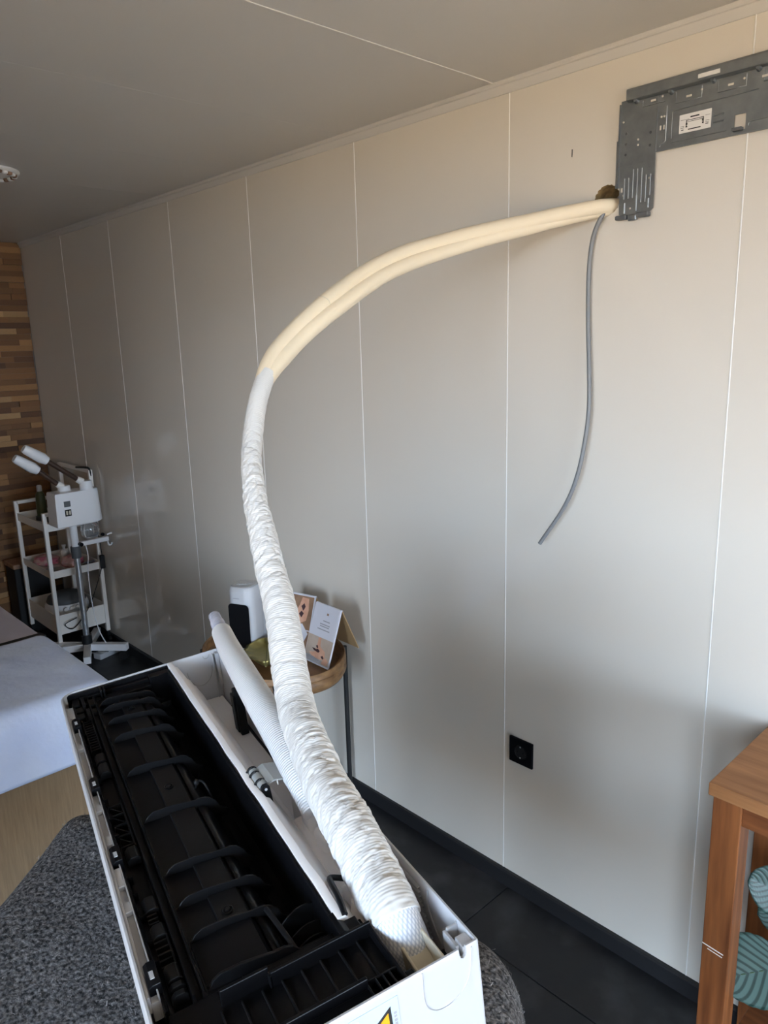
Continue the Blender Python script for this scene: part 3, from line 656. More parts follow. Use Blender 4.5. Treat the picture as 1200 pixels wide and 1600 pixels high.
# embossed frames (raised beads)
def bead(pts, r=.0012, mat=None): PL(MB().sweep([(a, y0 - .0002, b) for a, b in pts], r, 8), 'embossed_bead', mat, smooth=60)
bead([(-.851, 2.180), (-.851, 2.110), (-.856, 2.106), (-.863, 2.104), (-.864, 2.100)]); bead([(-.838, 2.112), (-.838, 2.166), (-.66, 2.168)]); bead([(-.838, 2.104), (-.72, 2.104)])
bead([(-.676, 2.104), (-.676, 2.109), (-.672, 2.112), (-.20, 2.112)])
for x0_ in (-.908, -.828, -.738, -.648, -.558):
    x1_ = x0_ + .052
    if x0_ < -.9: bead([(x0_, 2.202), (x0_, 2.190), (x1_, 2.190)])
    else: bead([(x0_ - .004, 2.202), (x0_ - .004, 2.180), (x1_, 2.180), (x1_, 2.202)])
    PL(MB().cyl((x0_ - .014, y0, 2.2045), (x0_ - .014, y0 - .010, 2.2055), .006, .004, 12), 'dimple', smooth=50)
for x_, z0_, z1_ in [(-.945 + .0105 * i, 2.004 - (.012 if i in (4, 5) else 0), 2.048 + (.016 if 1 < i < 5 else 0)) for i in range(7)]:
    bead([(x_, z0_), (x_, z1_)], .0016)
for x_, z0_, z1_ in ((-.943, 1.972, 1.995), (-.914, 1.975, 2.008), (-.885, 1.978, 1.998)): bead([(x_, z0_), (x_, z1_)], .0028)
bead([(-.748, 2.138), (-.727, 2.138)], .0018); bead([(-.748, 2.125), (-.727, 2.125)], .0018)
# holes showing pale wall / dark dimples: small inset discs
def spot(x_, z_, r, mat, h=None):
    if h: PL(MB().box(x_ - r, x_ + r, y0 - .0013, y0 - .0005, z_ - h, z_ + h), 'slot_hole', mat)
    else: PL(MB().cyl((x_, y0 - .0013, z_), (x_, y0 - .0005, z_), r, n=12), 'round_hole', mat)
for x_, z_ in ((-.862, 2.160), (-.8555, 2.160), (-.953, 2.168), (-.915, 2.125), (-.915, 2.114), (-.884, 2.040), (-.946, 2.012), (-.928, 1.982), (-.862, 2.201), (-.776, 2.194), (-.690, 2.194), (-.62, 2.194)): spot(x_, z_, .0022, M['panel'])
for x_, z_ in ((-.8635, 2.138), (-.8555, 2.138)): spot(x_, z_, .0016, M['panel'], .0045)
for x_, z_ in ((-.883, 2.1975), (-.803, 2.188), (-.716, 2.189), (-.65, 2.189)): spot(x_, z_, .0055, M['panel'], .0020)
spot(-.9505, 2.024, .0018, M['panel'], .0045)
for x_, z_ in ((-.944, 2.142), (-.944, 2.120), (-.944, 2.098), (-.886, 2.134), (-.886, 2.108)): spot(x_, z_, .003, M['dark_grey'])
# bent hook tabs at the bottom of the leg and at the window
PL(MB().box(-.958, -.930, y0 - .016, y0, 1.958, 1.968).box(-.906, -.876, y0 - .016, y0, 1.958, 1.969), 'bottom_hook', M['dark_grey'], bevel=.003)
PL(MB().box(-.929, -.907, y0 - .010, y0, 1.954, 1.968), 'bottom_tab', bevel=.003)
PL(MB().box(WX0, WX1 - .003, y0 - .012, y0, 2.0975, 2.1035), 'window_tab', M['dark_grey'], bevel=.001)
# paper label with a line drawing of the unit
lb = PL(MB().box(-.821, -.7525, y0 - .0010, y0 - .0004, 2.117, 2.1535), 'paper_label', M['paper'])
def ln(x0_, x1_, z0_, z1_): MB().box(x0_, x1_, y0 - .0014, y0 - .0009, z0_, z1_).build('printed_line', M['ink'], lb)
for a in ((-.806, -.768, 2.1400, 2.1412), (-.806, -.768, 2.1372, 2.1380), (-.806, -.8045, 2.128, 2.141), (-.7695, -.768, 2.128, 2.141), (-.8065, -.8030, 2.132, 2.136), (-.8065, -.8030, 2.127, 2.130), (-.7712, -.7680, 2.133, 2.137), (-.7712, -.7680, 2.1285, 2.131), (-.801, -.774, 2.1215, 2.1235), (-.797, -.778, 2.1450, 2.1475), (-.818, -.810, 2.130, 2.1307), (-.818, -.810, 2.127, 2.1277), (-.816, -.811, 2.1225, 2.124), (-.764, -.756, 2.132, 2.1327), (-.764, -.757, 2.129, 2.1297), (-.764, -.758, 2.1255, 2.127), (-.818, -.800, 2.1425, 2.143), (-.765, -.755, 2.1425, 2.143)): ln(*a)

# ================================================================ SOCKET
so = tag(empty('wall_socket', (-1.213, YB, .486)), 'square black power socket low on the pale wall', 'socket')
MB().box(-.0425, .0425, -.0085, 0, -.0415, .0415).build('face_plate', M['black'], so, bevel=.003)
n = 32
MB().loops([[(r_ * math.cos(2 * PI * i / n), yy, r_ * math.sin(2 * PI * i / n)) for i in range(n)] for r_, yy in ((.0225, -.0085), (.0225, -.0100), (.0205, -.0100), (.0195, -.0088))]).build('socket_ring', M['black_s'], so, smooth=40)
MB().cyl((0, -.0087, 0), (0, -.0092, 0), .0195, n=32).build('socket_well', M['black_m'], so)
for s_ in (-1, 1): MB().cyl((.0095 * s_, -.0090, 0), (.0095 * s_, -.0098, 0), .0026).build('pin_hole', M['black'], so); MB().box(-.002, .002, -.0105, -.009, .0175 * s_ - .002, .0175 * s_ + .002).build('earth_clip', M['metal'], so)

# ================================================================ CEILING LAMP
lm = tag(empty('ceiling_light', (-3.055, .955, H)), 'small round ceiling light fitting with brown woven rim', 'lamp')
MB().lathe([(.085, 0), (.085, -.010), (.112, -.012), (.118, -.006), (.118, 0)], 36).build('rim_ring', M['paper'], lm, smooth=40)
MB().lathe([(.0, -.016), (.05, -.015), (.083, -.011), (.085, -.002)], 30).build('diffuser', M['paper'], lm, smooth=40)
for i in range(28):
    a = 2 * PI * i / 28
    MB().lathe([(.002, -.014), (.009, -.012), (.011, -.006), (.008, 0)], 8, (.099 * math.cos(a), .099 * math.sin(a), -.008)).build('bead', M['brown_print'] if i % 2 else M['paper'], lm, smooth=60)

# ================================================================ WORK TABLE + BLANKET
q4 = [Vector((-1.350, .432, 0)), Vector((-.560, .742, 0)), Vector((-.10, .325, 0)), Vector((-.71, -.28, 0))]
cen = sum(q4, Vector()) / 4
def outline(ins, n=14, rad=.06):
    pts = []
    for i in range(4):
        p0, p1, p2 = q4[i - 1], q4[i], q4[(i + 1) % 4]
        a = (p0 - p1).normalized(); b = (p2 - p1).normalized()
        A, B = p1 + a * rad, p1 + b * rad
        for k in range(n):
            t = k / (n - 1); pts.append((A * (1 - t) ** 2 + p1 * 2 * t * (1 - t) + B * t * t))
        C2 = p2 - b * rad
        for k in range(1, 26): pts.append(B.lerp(C2, k / 26))
    return [cen + (p - cen) * (1 - ins) for p in pts]
wt = tag(empty('work_table', (cen.x, cen.y, 0)), 'table hidden beneath the grey felt blanket', 'table')
ol = outline(.12)
MB().loops([[(p.x - cen.x, p.y - cen.y, z) for p in ol] for z in (.822, .848)], True, True, True).build('table_top', M['slab'], wt)
for p in q4:
    v = (p - cen) * .76
    MB().box(v.x - .022, v.x + .022, v.y - .022, v.y + .022, 0, .822).build('leg', M['slab'], wt)
ZB = .872
def blanket():
    mb = MB(); base = outline(0); n = len(base); rings = []
    for k in range(1, 23):
        t = k / 22
        ring_ = []
        for j, p in enumerate(base):
            q = cen + (p - cen) * (.02 + .96 * t)
            nz = noise.noise(Vector((q.x * 7, q.y * 7, 1.))) * .007 + noise.noise(Vector((q.x * 18, q.y * 18, 4.))) * .003
            edge = -.020 * max(0, (t - .86) / .14) ** 2
            ring_.append((q.x, q.y, ZB + nz + edge))
        rings.append(ring_)
    for k in range(1, 26):
        h = k / 25; ring_ = []
        for j, p in enumerate(base):
            dr = (p - cen).normalized()
            wv = .5 + .5 * math.sin(j * 2 * PI / n * 17 + 1.3 * math.sin(j * .09)) 
            out = .010 * math.sin(min(h * 8, 1) * PI / 2) + (.012 + .075 * wv) * h ** .8
            nz = noise.noise(Vector((p.x * 12, p.y * 12, h * 6))) * .010
            q = cen + (p - cen) * .98 + dr * (out + nz)
            ring_.append((q.x, q.y, ZB - .022 - .46 * h - .05 * h * wv + noise.noise(Vector((p.x * 9, p.y * 9, 8))) * .02 * h))
        rings.append(ring_)
    mb.loops(rings, True, True, False); return mb
bl = blanket(); bl.v = [(x - cen.x, y_ - cen.y, z - ZB) for x, y_, z in bl.v]
blo = tag(bl.build('felt_blanket', M['felt'], smooth=70, loc=(cen.x, cen.y, ZB)), 'speckled grey wool moving blanket draped under the opened unit', 'blanket')
sd = blo.modifiers.new('sub', 'SUBSURF'); sd.levels = sd.render_levels = 1
# loose wool fibres standing off the felt
fm = MB(); rf = random.Random(5); me_ = blo.data
polys = [p for p in me_.polygons if len(p.vertices) == 4]
for _ in range(9000):
    p = polys[rf.randrange(len(polys))]
    c = p.center; nrm = p.normal if p.normal.z > -.3 else -p.normal
    jit = Vector((rf.uniform(-1, 1), rf.uniform(-1, 1), rf.uniform(-1, 1))) * .014
    o0 = c + jit * .7 - nrm * nrm.dot(jit * .7) - nrm * .0005
    t1 = Vector((rf.uniform(-1, 1), rf.uniform(-1, 1), rf.uniform(-1, 1))); t1 = (t1 - nrm * t1.dot(nrm)).normalized()
    l = rf.uniform(.004, .011); sw = nrm.cross(t1) * .00028
    a = o0; b = o0 + t1 * l * .5 + nrm * l * rf.uniform(.15, .4); c2 = o0 + t1 * l + nrm * l * rf.uniform(.0, .2) + sw * rf.uniform(-10, 10)
    i0 = len(fm.v); fm.v += [a - sw, a + sw, b + sw, b - sw, c2]; fm.f += [(i0, i0 + 1, i0 + 2, i0 + 3), (i0 + 3, i0 + 2, i0 + 4)]
M['fibre'] = pmat('wool fibre', (.10, .095, .095), .9, col2=(.50, .48, .47), scale=60, contrast=(.4, .6))
tag(fm.build('wool_fibre', M['fibre'], blo), kind='stuff')

# ================================================================ TREATMENT BED
bd = tag(empty('treatment_bed', (-3.1, .49, 0)), 'padded treatment bed with tan woven base behind the opened unit', 'bed')
def BD(mb, n_, m_, **k): return mb.build(n_, m_, bd, loc=(3.1, -.49, 0), **k)
BD(MB().box(-4.02, -2.16, .155, .835, .10, .56), 'bed_base', M['tan'], bevel=.02)
BD(MB().box(-2.715, -2.155, .15, .84, .56, .685), 'foot_cushion', M['tan'], bevel=.03, seg=4)
BD(MB().box(-4.03, -2.745, .15, .84, .56, .68), 'head_cushion', M['tan'], bevel=.03, seg=4)
for x_ in (-3.95, -2.25):
    for y_ in (.2, .78): BD(MB().box(x_ - .03, x_ + .03, y_ - .03, y_ + .03, 0, .10), 'bed_foot', M['black_m'])
BD(MB().box(-2.750, -2.710, .15, .845, .60, .6985), 'gap_shade', M['black_m'])  # black strip stands in for the shade in the gap between the cushions
def sheet_mesh(x0, x1, y0, y1, zt, drop_near, drop_side, rad, hang_near=True):
    # section swept along y and x: grid over plan with rounded fall at near end and both sides
    mb = MB(); U_n, V_n = 64, 72
    def prof(s, flat, drop):      # s: arc length from start of flat; returns (offset, dz)
        if s <= flat - rad: return s, 0.
        a = (s - (flat - rad)) / rad
        if a <= PI / 2: return flat - rad + rad * math.sin(a), -rad * (1 - math.cos(a))
        return flat + .006 * (a - PI / 2), -rad - (s - (flat - rad) - rad * PI / 2)
    LX = x1 - x0; tot = LX - rad + rad * PI / 2 + (drop_near - rad if hang_near else 0)
    half = (y1 - y0) / 2; toty = half - rad + rad * PI / 2 + drop_side - rad
    grid = []
    for i in range(U_n + 1):
        s = tot * i / U_n
        ox, dzx = prof(s, LX, drop_near) if hang_near else (min(s, LX), 0)
        row_ = []
        for j in range(V_n + 1):
            t = -toty + 2 * toty * j / V_n; oy, dzy = prof(abs(t), half, drop_side); sg = 1 if t >= 0 else -1
            dz = max(dzx + dzy, -max(drop_near, drop_side) - .02) if True else 0
            x_, y_ = x0 + ox, (y0 + y1) / 2 + sg * oy
            nz = noise.noise(Vector((x_ * 9, y_ * 9, dz * 9))) * .004
            row_.append((x_ + nz * (dzx < -.03), y_ + nz * (dzy < -.03), zt + dz + nz * .6))
        grid.append(row_)
    for r_ in grid: mb.v += r_
    n_ = V_n + 1
    for i in range(U_n):
        for j in range(V_n): mb.f.append((i * n_ + j, i * n_ + j + 1, (i + 1) * n_ + j + 1, (i + 1) * n_ + j))
    return mb
def sheet_obj(name, mb, mat, org, label):
    mb.v = [(x - org[0], y_ - org[1], z - org[2]) for x, y_, z in mb.v]
    o = mb.build(name, mat, smooth=80, loc=org); s_ = o.modifiers.new('thick', 'SOLIDIFY'); s_.thickness = .003
    return tag(o, label, 'sheet')
sheet_obj('bed_sheet', sheet_mesh(-2.708, -2.135, .135, .860, .702, .205, .15, .05), M['sheet'], (-2.43, .49, .50), 'pale blue sheet draped over the near end of the treatment bed')
sheet_obj('bed_sheet', sheet_mesh(-4.05, -2.752, .135, .858, .697, .16, .15, .05, False), M['sheet2'], (-3.4, .49, .55), 'greyish lilac sheet on the far section of the treatment bed')

# ================================================================ SIDE TABLE AND WHAT STANDS ON IT
tx, ty = -2.13, 1.43
st = tag(empty('side_table', (tx, ty, 0)), 'oval rustic wood tray table on thin black legs by the wall', 'table')
mb = MB(); n = 64; A_, B_ = .30, .235
def oval(f, z, wob_=0): return [(A_ * f * math.cos(2 * PI * i / n) * (1 + wob_ * math.sin(5 * 2 * PI * i / n + 1)), B_ * f * math.sin(2 * PI * i / n) * (1 + wob_ * math.sin(4 * 2 * PI * i / n)), z + .003 * wob_ * 50 * math.sin(3 * 2 * PI * i / n)) for i in range(n)]
mb.loops([oval(.90, .562), oval(.97, .566, .01), oval(1.0, .580, .012), oval(1.0, .602, .012), oval(.985, .608, .012), oval(1.0, .612, .012), oval(.995, .628, .012), oval(.98, .633, .01), oval(.95, .630, .01), oval(.93, .606, .01), oval(.90, .600)], True, True, True)
mb.build('tray_top', M['slab'], st, smooth=45)
for a in (62, -40, 150, 222):
    x_, y_ = A_ * .995 * math.cos(math.radians(a)), (B_ + .006) * math.sin(math.radians(a))
    if y_ > .21: y_ = .218
    MB().cyl((x_, y_, 0), (x_, y_, .612), .009, n=14).box(min(x_, x_ * .9), max(x_, x_ * .9), y_ - .004 if abs(y_) < .1 else min(y_, y_ * .9), y_ + .004 if abs(y_) < .1 else max(y_, y_ * .9), .550, .560).build('leg', M['black_steel'], st, smooth=50)
MB().sweep([(A_ * .86 * math.cos(t), B_ * .86 * math.sin(t), .555) for t in [2 * PI * i / 40 for i in range(41)]], .005, 8, caps=False).build('ring_frame', M['black_steel'], st, smooth=60)
# tower heater / fan
fx, fy, fz = -2.290, 1.432, .600
fa = tag(empty('tower_heater', (fx, fy, fz), (0, 0, math.radians(24))), 'white table tower heater with tall black front on the oval tray', 'heater')
fa.scale = (1.12, 1.12, 1.06)
def dshape(wx, wy, r, z):
    return [(p[0], p[1], z) for p in rrect(-wx, wx, -wy, wy, (r,) * 4, 6)]
MB().loops([dshape(.046, .046, .03, 0), dshape(.047, .047, .03, .004), dshape(.0465, .0465, .03, .205), dshape(.043, .043, .03, .224), dshape(.040, .040, .028, .2265)], True, True, True).build('body', M['white'], fa, smooth=50)
MB().loops([[(p[0], p[1] + .045, p[2]) for p in dshape(.045, .040, .03, z)] if k else [(p[0], p[1] + .045, p[2]) for p in dshape(.045, .040, .03, z)] for k, z in enumerate((0, .150, .162))] + [[(p[0], p[1] + .036, .168) for p in dshape(.036, .034, .026, .168)]], True, True, True).build('rear_body', M['white'], fa, smooth=50)
MB().loops([[(x_, -.0475 - (.0015 if k else 0), z_) for x_, z_ in rrect(-.039, .039, .008, .168, (.004, .014, .014, .004), 5)] for k in (0, 1)], True, True, True).build('front_grille', M['black'], fa, smooth=40)
tp = MB().loops([dshape(.037, .037, .027, .2262), dshape(.036, .036, .027, .2280)], True, True, True).build('top_panel', M['metal'], fa, smooth=40)
for k in range(5): MB().lathe([(.0035, 0), (.0035, .0015)], 12, (-.022 + .008 * k, -.014 + .002 * k, .228)).build('button', M['white'], tp)
MB().box(-.004, .022, .008, .018, .228, .2292).build('grip_label', M['white'], tp, bevel=.0005)
MB().box(-.020, .004, -.0472, -.0466, .186, .1885).build('brand_mark', M['grey_ink'], fa)
# brass leaf dish
ld = tag(empty('leaf_dish', (-2.125, 1.395, .606), (0, 0, math.radians(-35))), 'golden leaf shaped dish on the oval tray', 'dish')
mb = MB(); NU, NV = 28, 16
def leafw(u): return .078 * math.sin(PI * min(max(u, .0), 1) ** .75) ** .8 + .002
for i in range(NU + 1):
    u = i / NU
    for j in range(NV + 1):
        v = j / NV * 2 - 1; wv = leafw(u) * (1 + .06 * math.sin(u * 40) * abs(v))
        mb.v.append(((u - .5) * .22, v * wv, .004 + .022 * abs(v) ** 2.2 + .010 * (2 * u - 1) ** 4 + .0012 * math.cos((u - abs(v) * .25) * 60)))
for i in range(NU):
    for j in range(NV): a = i * (NV + 1) + j; mb.f.append((a, a + 1, a + NV + 2, a + NV + 1))
o = mb.build('leaf_plate', M['gold'], ld, smooth=60); s_ = o.modifiers.new('t', 'SOLIDIFY'); s_.thickness = .002
MB().sweep([((u - .5) * .22, 0, .0065 + .010 * (2 * u - 1) ** 4) for u in [i / 20 for i in range(21)]], .0022, 8).build('leaf_midrib', M['gold'], ld, smooth=60)
# tent cards
def tent_card(loc, rz, w_, h, name, label, photo):
    r = tag(empty(name, loc, (0, 0, rz)), label, 'card', None)
    # front leaf leans back: bottom at y=0, ridge at y=.07,z=h ; back leaf to y=.165
    f0, f1 = Vector((0, 0, .002)), Vector((0, .070, h)); dn = (f1 - f0).normalized(); nr = Vector((0, -dn.z, dn.y))
    def leaf(name, a0, a1, x0, x1, d0, d1, mat, par=r):
        P0, P1 = f0.lerp(f1, a0), f0.lerp(f1, a1); vs = []
        for dd_ in (d0, d1):
            for xx, PP in ((x0, P0), (x1, P0), (x1, P1), (x0, P1)): q = PP + nr * dd_; vs.append((xx, q.y, q.z))
        m_ = MB(); m_.v = vs; m_.f = [(0, 3, 2, 1), (4, 5, 6, 7), (0, 1, 5, 4), (1, 2, 6, 5), (2, 3, 7, 6), (3, 0, 4, 7)]
        return m_.build(name, mat, par)
    def poly(name, pts, d, mat, par):
        m_ = MB(); rg = []
        for dd_ in (.004, d):
            rr = []
            for xx, a in pts: q = f0.lerp(f1, a) + nr * dd_; rr.append((xx, q.y, q.z))
            rg.append(rr)
        return m_.loops(rg, True, True, True).build(name, mat, par)
    fr = leaf('front_board', 0, 1, -w_ / 2, w_ / 2, -.002, .004, M['card_w'])
    if photo == 0:
        leaf('title_panel', .46, .985, -w_ / 2 + .004, w_ / 2 - .004, .004, .0046, M['card_w'], fr)
        leaf('photo_panel', .03, .46, -w_ / 2 + .002, w_ / 2 - .002, .004, .0047, M['card_b'], fr)
        poly('towel_print', [(-.064, .035), (.030, .035), (.022, .10), (-.01, .135), (-.060, .11)], .0047, M['card_w'], fr)
        poly('arm_print', [(-.012, .455), (.004, .455), (.006, .33), (.012, .30), (-.012, .30), (-.010, .36)], .0049, M['skin'], fr)
        poly('hand_print', [(-.048, .165), (-.030, .115), (.010, .095), (.036, .12), (.042, .185), (.036, .255), (.018, .29), (-.006, .325), (-.014, .28), (-.006, .225), (-.022, .185)], .0050, M['skin'], fr)
        poly('hand_print', [(.030, .045), (.058, .040), (.064, .12), (.050, .165), (.036, .13)], .0050, M['skin'], fr)
        poly('dark_print', [(-.034, .245), (-.022, .215), (.004, .20), (.010, .235), (-.002, .262), (-.012, .24), (-.022, .252)], .0052, M['dark_print'], fr)
        poly('dark_print', [(-.016, .30), (-.008, .262), (-.002, .285), (-.008, .318)], .0052, M['dark_print'], fr)
        poly('dark_print', [(.020, .155), (.032, .12), (.038, .15), (.030, .18)], .0052, M['dark_print'], fr)
        for a, x0, x1 in ((.735, -.008, .028), (.675, -.022, .032), (.640, -.020, .030), (.585, -.030, .036)): leaf('title_line', a, a + .017, x0, x1, .0046, .0049, M['grey_ink'], fr)
        rg = leaf('emblem', .85, .885, .004, .014, .0046, .0049, M['brown_print'], fr)
    else:
        leaf('photo_panel', .40, .985, -w_ / 2 + .002, w_ / 2 - .004, .004, .0046, M['brown_print'], fr)
        poly('hand_print', [(-.004, .55), (.020, .50), (.045, .56), (.050, .75), (.044, .95), (.014, .96), (.006, .82), (-.008, .68)], .0050, M['skin'], fr)
        poly('dark_print', [(.014, .80), (.026, .72), (.034, .80), (.026, .86)], .0052, M['dark_print'], fr); poly('dark_print', [(.008, .66), (.022, .60), (.030, .68), (.018, .72)], .0052, M['dark_print'], fr)
        poly('towel_print', [(-.02, .45), (.03, .50), (.062, .34), (.05, .20), (.01, .28)], .0050, M['card_w'], fr)
        leaf('photo_panel', .03, .38, -w_ / 2 + .004, w_ / 2 - .004, .004, .0045, M['brown_print'], fr)
    MB().prism([(.070, h), (.074, h - .001), (.142, .040), (.138, .040)], -w_ / 2, w_ / 2, 'x').build('back_board', M['kraft'], r)
    MB().cyl((-w_ / 2, .071, h), (w_ / 2, .071, h), .0035, n=10).build('spine', M['card_w'], r, smooth=60)
    return r
tent_card((-1.957, 1.488, .602), math.radians(-1), .140, .196, 'tent_card', 'standing tent card with hand massage photo and pale lilac title on the oval tray', 0)
tent_card((-2.120, 1.505, .602), math.radians(14), .140, .196, 'tent_card', 'brown photo tent card half hidden behind the taped pipe', 1)
# books on the floor
def book(loc, rz, w_, d_, h, cover, name, label):
    r = tag(empty(name, loc, (0, 0, rz)), label, 'book', 'books on the floor under the oval table')
    MB().box(-w_ / 2, w_ / 2, -d_ / 2, d_ / 2, 0, .002).box(-w_ / 2, w_ / 2, -d_ / 2, d_ / 2, h - .002, h).box(-w_ / 2, w_ / 2, d_ / 2 - .002, d_ / 2, .002, h - .002).build('cover', M[cover], r)
    MB().box(-w_ / 2 + .003, w_ / 2 - .003, -d_ / 2 + .003, d_ / 2 - .002, .002, h - .002).build('pages', M['pages'], r)
book((-2.145, 1.592, 0), math.radians(3), .21, .13, .030, 'redbook', 'book', 'dark red book at the bottom of the floor stack')
book((-2.132, 1.590, .030), math.radians(-4), .20, .13, .022, 'lightblue', 'book', 'light blue book in the middle of the floor stack')
book((-2.160, 1.592, .052), math.radians(2), .20, .13, .034, 'bluebook', 'book', 'navy blue book on top of the floor stack')

# ================================================================ WOODEN CABINET + PLANT
cx0, cx1, cy0, cy1 = -.530, .42, 1.350, 1.662
cbn = tag(empty('wooden_console', (-.05, 1.506, 0)), 'reddish brown wooden console table with lower shelf at the wall', 'table')
def CB(mb, n_, m_=M['teak'], **k): return mb.build(n_, m_, cbn, loc=(.05, -1.506, 0), **k)
CB(MB().box(cx0, cx1, cy0, cy1, .812, .840), 'table_top', M['teak_top'], bevel=.003)
for x_ in (cx0 + .008, cx1 - .063):
    for y_ in (cy0 + .008, cy1 - .058): CB(MB().box(x_, x_ + .055, y_, y_ + .05, 0, .812), 'leg', bevel=.002)
CB(MB().box(cx0 + .063, cx1 - .063, cy0 + .014, cy0 + .034, .765, .812), 'front_apron', M['teak_x'], bevel=.001)
CB(MB().box(cx0 + .063, cx1 - .063, cy1 - .034, cy1 - .014, .765, .812), 'rear_apron', bevel=.001)
CB(MB().box(cx0 + .014, cx0 + .034, cy0 + .058, cy1 - .058, .765, .812), 'side_apron', bevel=.001); CB(MB().box(cx1 - .034, cx1 - .014, cy0 + .058, cy1 - .058, .765, .812), 'side_apron', bevel=.001)
CB(MB().box(cx0 + .063, cx1 - .063, cy0 + .012, cy1 - .012, .215, .238), 'lower_shelf', M['teak_x'], bevel=.002)
CB(MB().sweep([(cx0 + .009, cy0 + .0075, .470), (cx0 + .052, cy0 + .0075, .466)], .0011, 6).sweep([(cx0 + .020, cy0 + .0075, .462), (cx0 + .050, cy0 + .0075, .459)], .0009, 6), 'scratch_mark', M['paper'])
pl = tag(empty('potted_plant', (-.28, 1.51, .238)), 'striped round leaved houseplant on the console shelf', 'plant')
MB().lathe([(.055, 0), (.060, .004), (.078, .115), (.080, .125), (.074, .125), (.070, .110)], 32).build('pot', M['pot'], pl, smooth=40)
MB().lathe([(.0705, .10), (.071, .108)], 24).build('soil', M['soil'], pl)
def leaf(base, tip, wdir, width, curl, name='leaf'):
    base, tip = Vector(base), Vector(tip); ax = tip - base; Ln = ax.length; axn = ax.normalized()
    wd = Vector(wdir); wd = (wd - axn * wd.dot(axn)).normalized(); nr = axn.cross(wd)
    mb = MB(); NU, NV = 26, 18
    for i in range(NU + 1):
        u = i / NU; wv = width * (math.sin(PI * min(u * .97 + .015, 1)) ** .55) * (1 - .12 * u)
        for j in range(NV + 1):
            v = j / NV * 2 - 1
            p = base + axn * (Ln * u) + wd * (v * wv) + nr * (curl * (-.5 * u * u + .28 * abs(v) * wv / width) + .0016 * math.sin((u - .42 * abs(v)) * 52))
            mb.uv[len(mb.v)] = (j / NV, u); mb.v.append(tuple(p))
    for i in range(NU):
        for j in range(NV): a = i * (NV + 1) + j; mb.f.append((a, a + 1, a + NV + 2, a + NV + 1))
    o = mb.build(name, M['leaf'], pl, smooth=80); s_ = o.modifiers.new('t', 'SOLIDIFY'); s_.thickness = .0012
    MB().sweep([base + axn * (Ln * t) - nr * (curl * .5 * t * t) + nr * .0012 for t in [i / 12 for i in range(13)]], .0014, 6).build('midrib', M['stem'], o)
    return o
def stem(a, b):
    a, b = Vector(a), Vector(b); m_ = (a + b) / 2 + Vector((0, 0, .03))
    MB().sweep(catmull([a, m_, b], .01), .0028, 8).build('stem', M['stem'], pl, smooth=60)
lv = [((-.095, -.070, .215), (-.222, -.105, .125), (-.35, .1, .9), .082, .020), ((-.105, -.01, .315), (-.205, -.015, .330), (.2, .5, .8), .055, .03), ((-.08, .02, .26), (-.19, .01, .24), (.2, .6, .8), .05, .02),
      ((.03, -.08, .24), (.06, -.13, .13), (.9, .1, .3), .075, .02), ((.06, .02, .28), (.17, .03, .25), (.0, .9, .3), .070, .02), ((-.02, .03, .33), (-.04, .08, .42), (.9, .1, 0), .06, .02)]
for b_, t_, w__, wi, cu in lv: leaf(b_, t_, w__, wi, cu); stem((b_[0] * .15, b_[1] * .15, .105), b_)

# ================================================================ TROLLEY
X1, X0, Y0, Y1 = -4.17, -4.62, 1.372, 1.650
tl = tag(empty('trolley', (-4.395, 1.51, 0)), 'white three tier utility trolley against the teak end wall', 'trolley')
def TL(mb, n_, m_=M['steel_w'], **k): return mb.build(n_, m_, tl, loc=(4.395, -1.51, 0), **k)
pw = .011
for x_, y_, zt in ((X1, Y0, .842), (X0, Y0, .852), (X1, Y1, 1.045), (X0, Y1, 1.045)):
    TL(MB().box(x_ - pw, x_ + pw, y_ - pw, y_ + pw, .085, zt), 'post', bevel=.003)
    TL(MB().box(x_ - .008, x_ + .008, y_ - .008, y_ + .008, .045, .085).cyl((x_, y_ - .009, .026), (x_, y_ + .009, .026), .026, n=20), 'caster', M['black_m'], smooth=40)
TL(MB().box(X1 - pw, X1 + pw, Y0, Y1, .822, .842), 'end_handle', bevel=.003); TL(MB().box(X0 - pw, X0 + pw, Y0, Y1, .832, .852), 'end_handle', bevel=.003)
TL(MB().box(X0, X1, Y1 - pw, Y1 + pw, 1.026, 1.048), 'rear_rail', bevel=.004)
TL(MB().sweep(catmull([(X1 + .006, Y1, 1.01), (X1 + .004, Y1 - .004, 1.052), (X1 - .03, Y1 - .012, 1.056), (X1 - .16, Y1 - .012, 1.045)], .01), .006, 8), 'rail_grip', M['black_m'], smooth=60)
for z0_, z1_ in ((.735, .780), (.466, .508), (.135, .250)):
    sh_ = MB().box(X0, X1, Y0, Y1, z0_, z0_ + .004).box(X0, X1, Y0 - .004, Y0, z0_, z1_).box(X0, X1, Y1, Y1 + .004, z0_, z1_).box(X1, X1 + .004, Y0, Y1, z0_, z1_).box(X0 - .004, X0, Y0, Y1, z0_, z1_)
    TL(sh_, 'shelf_tray', bevel=.001, seg=1)
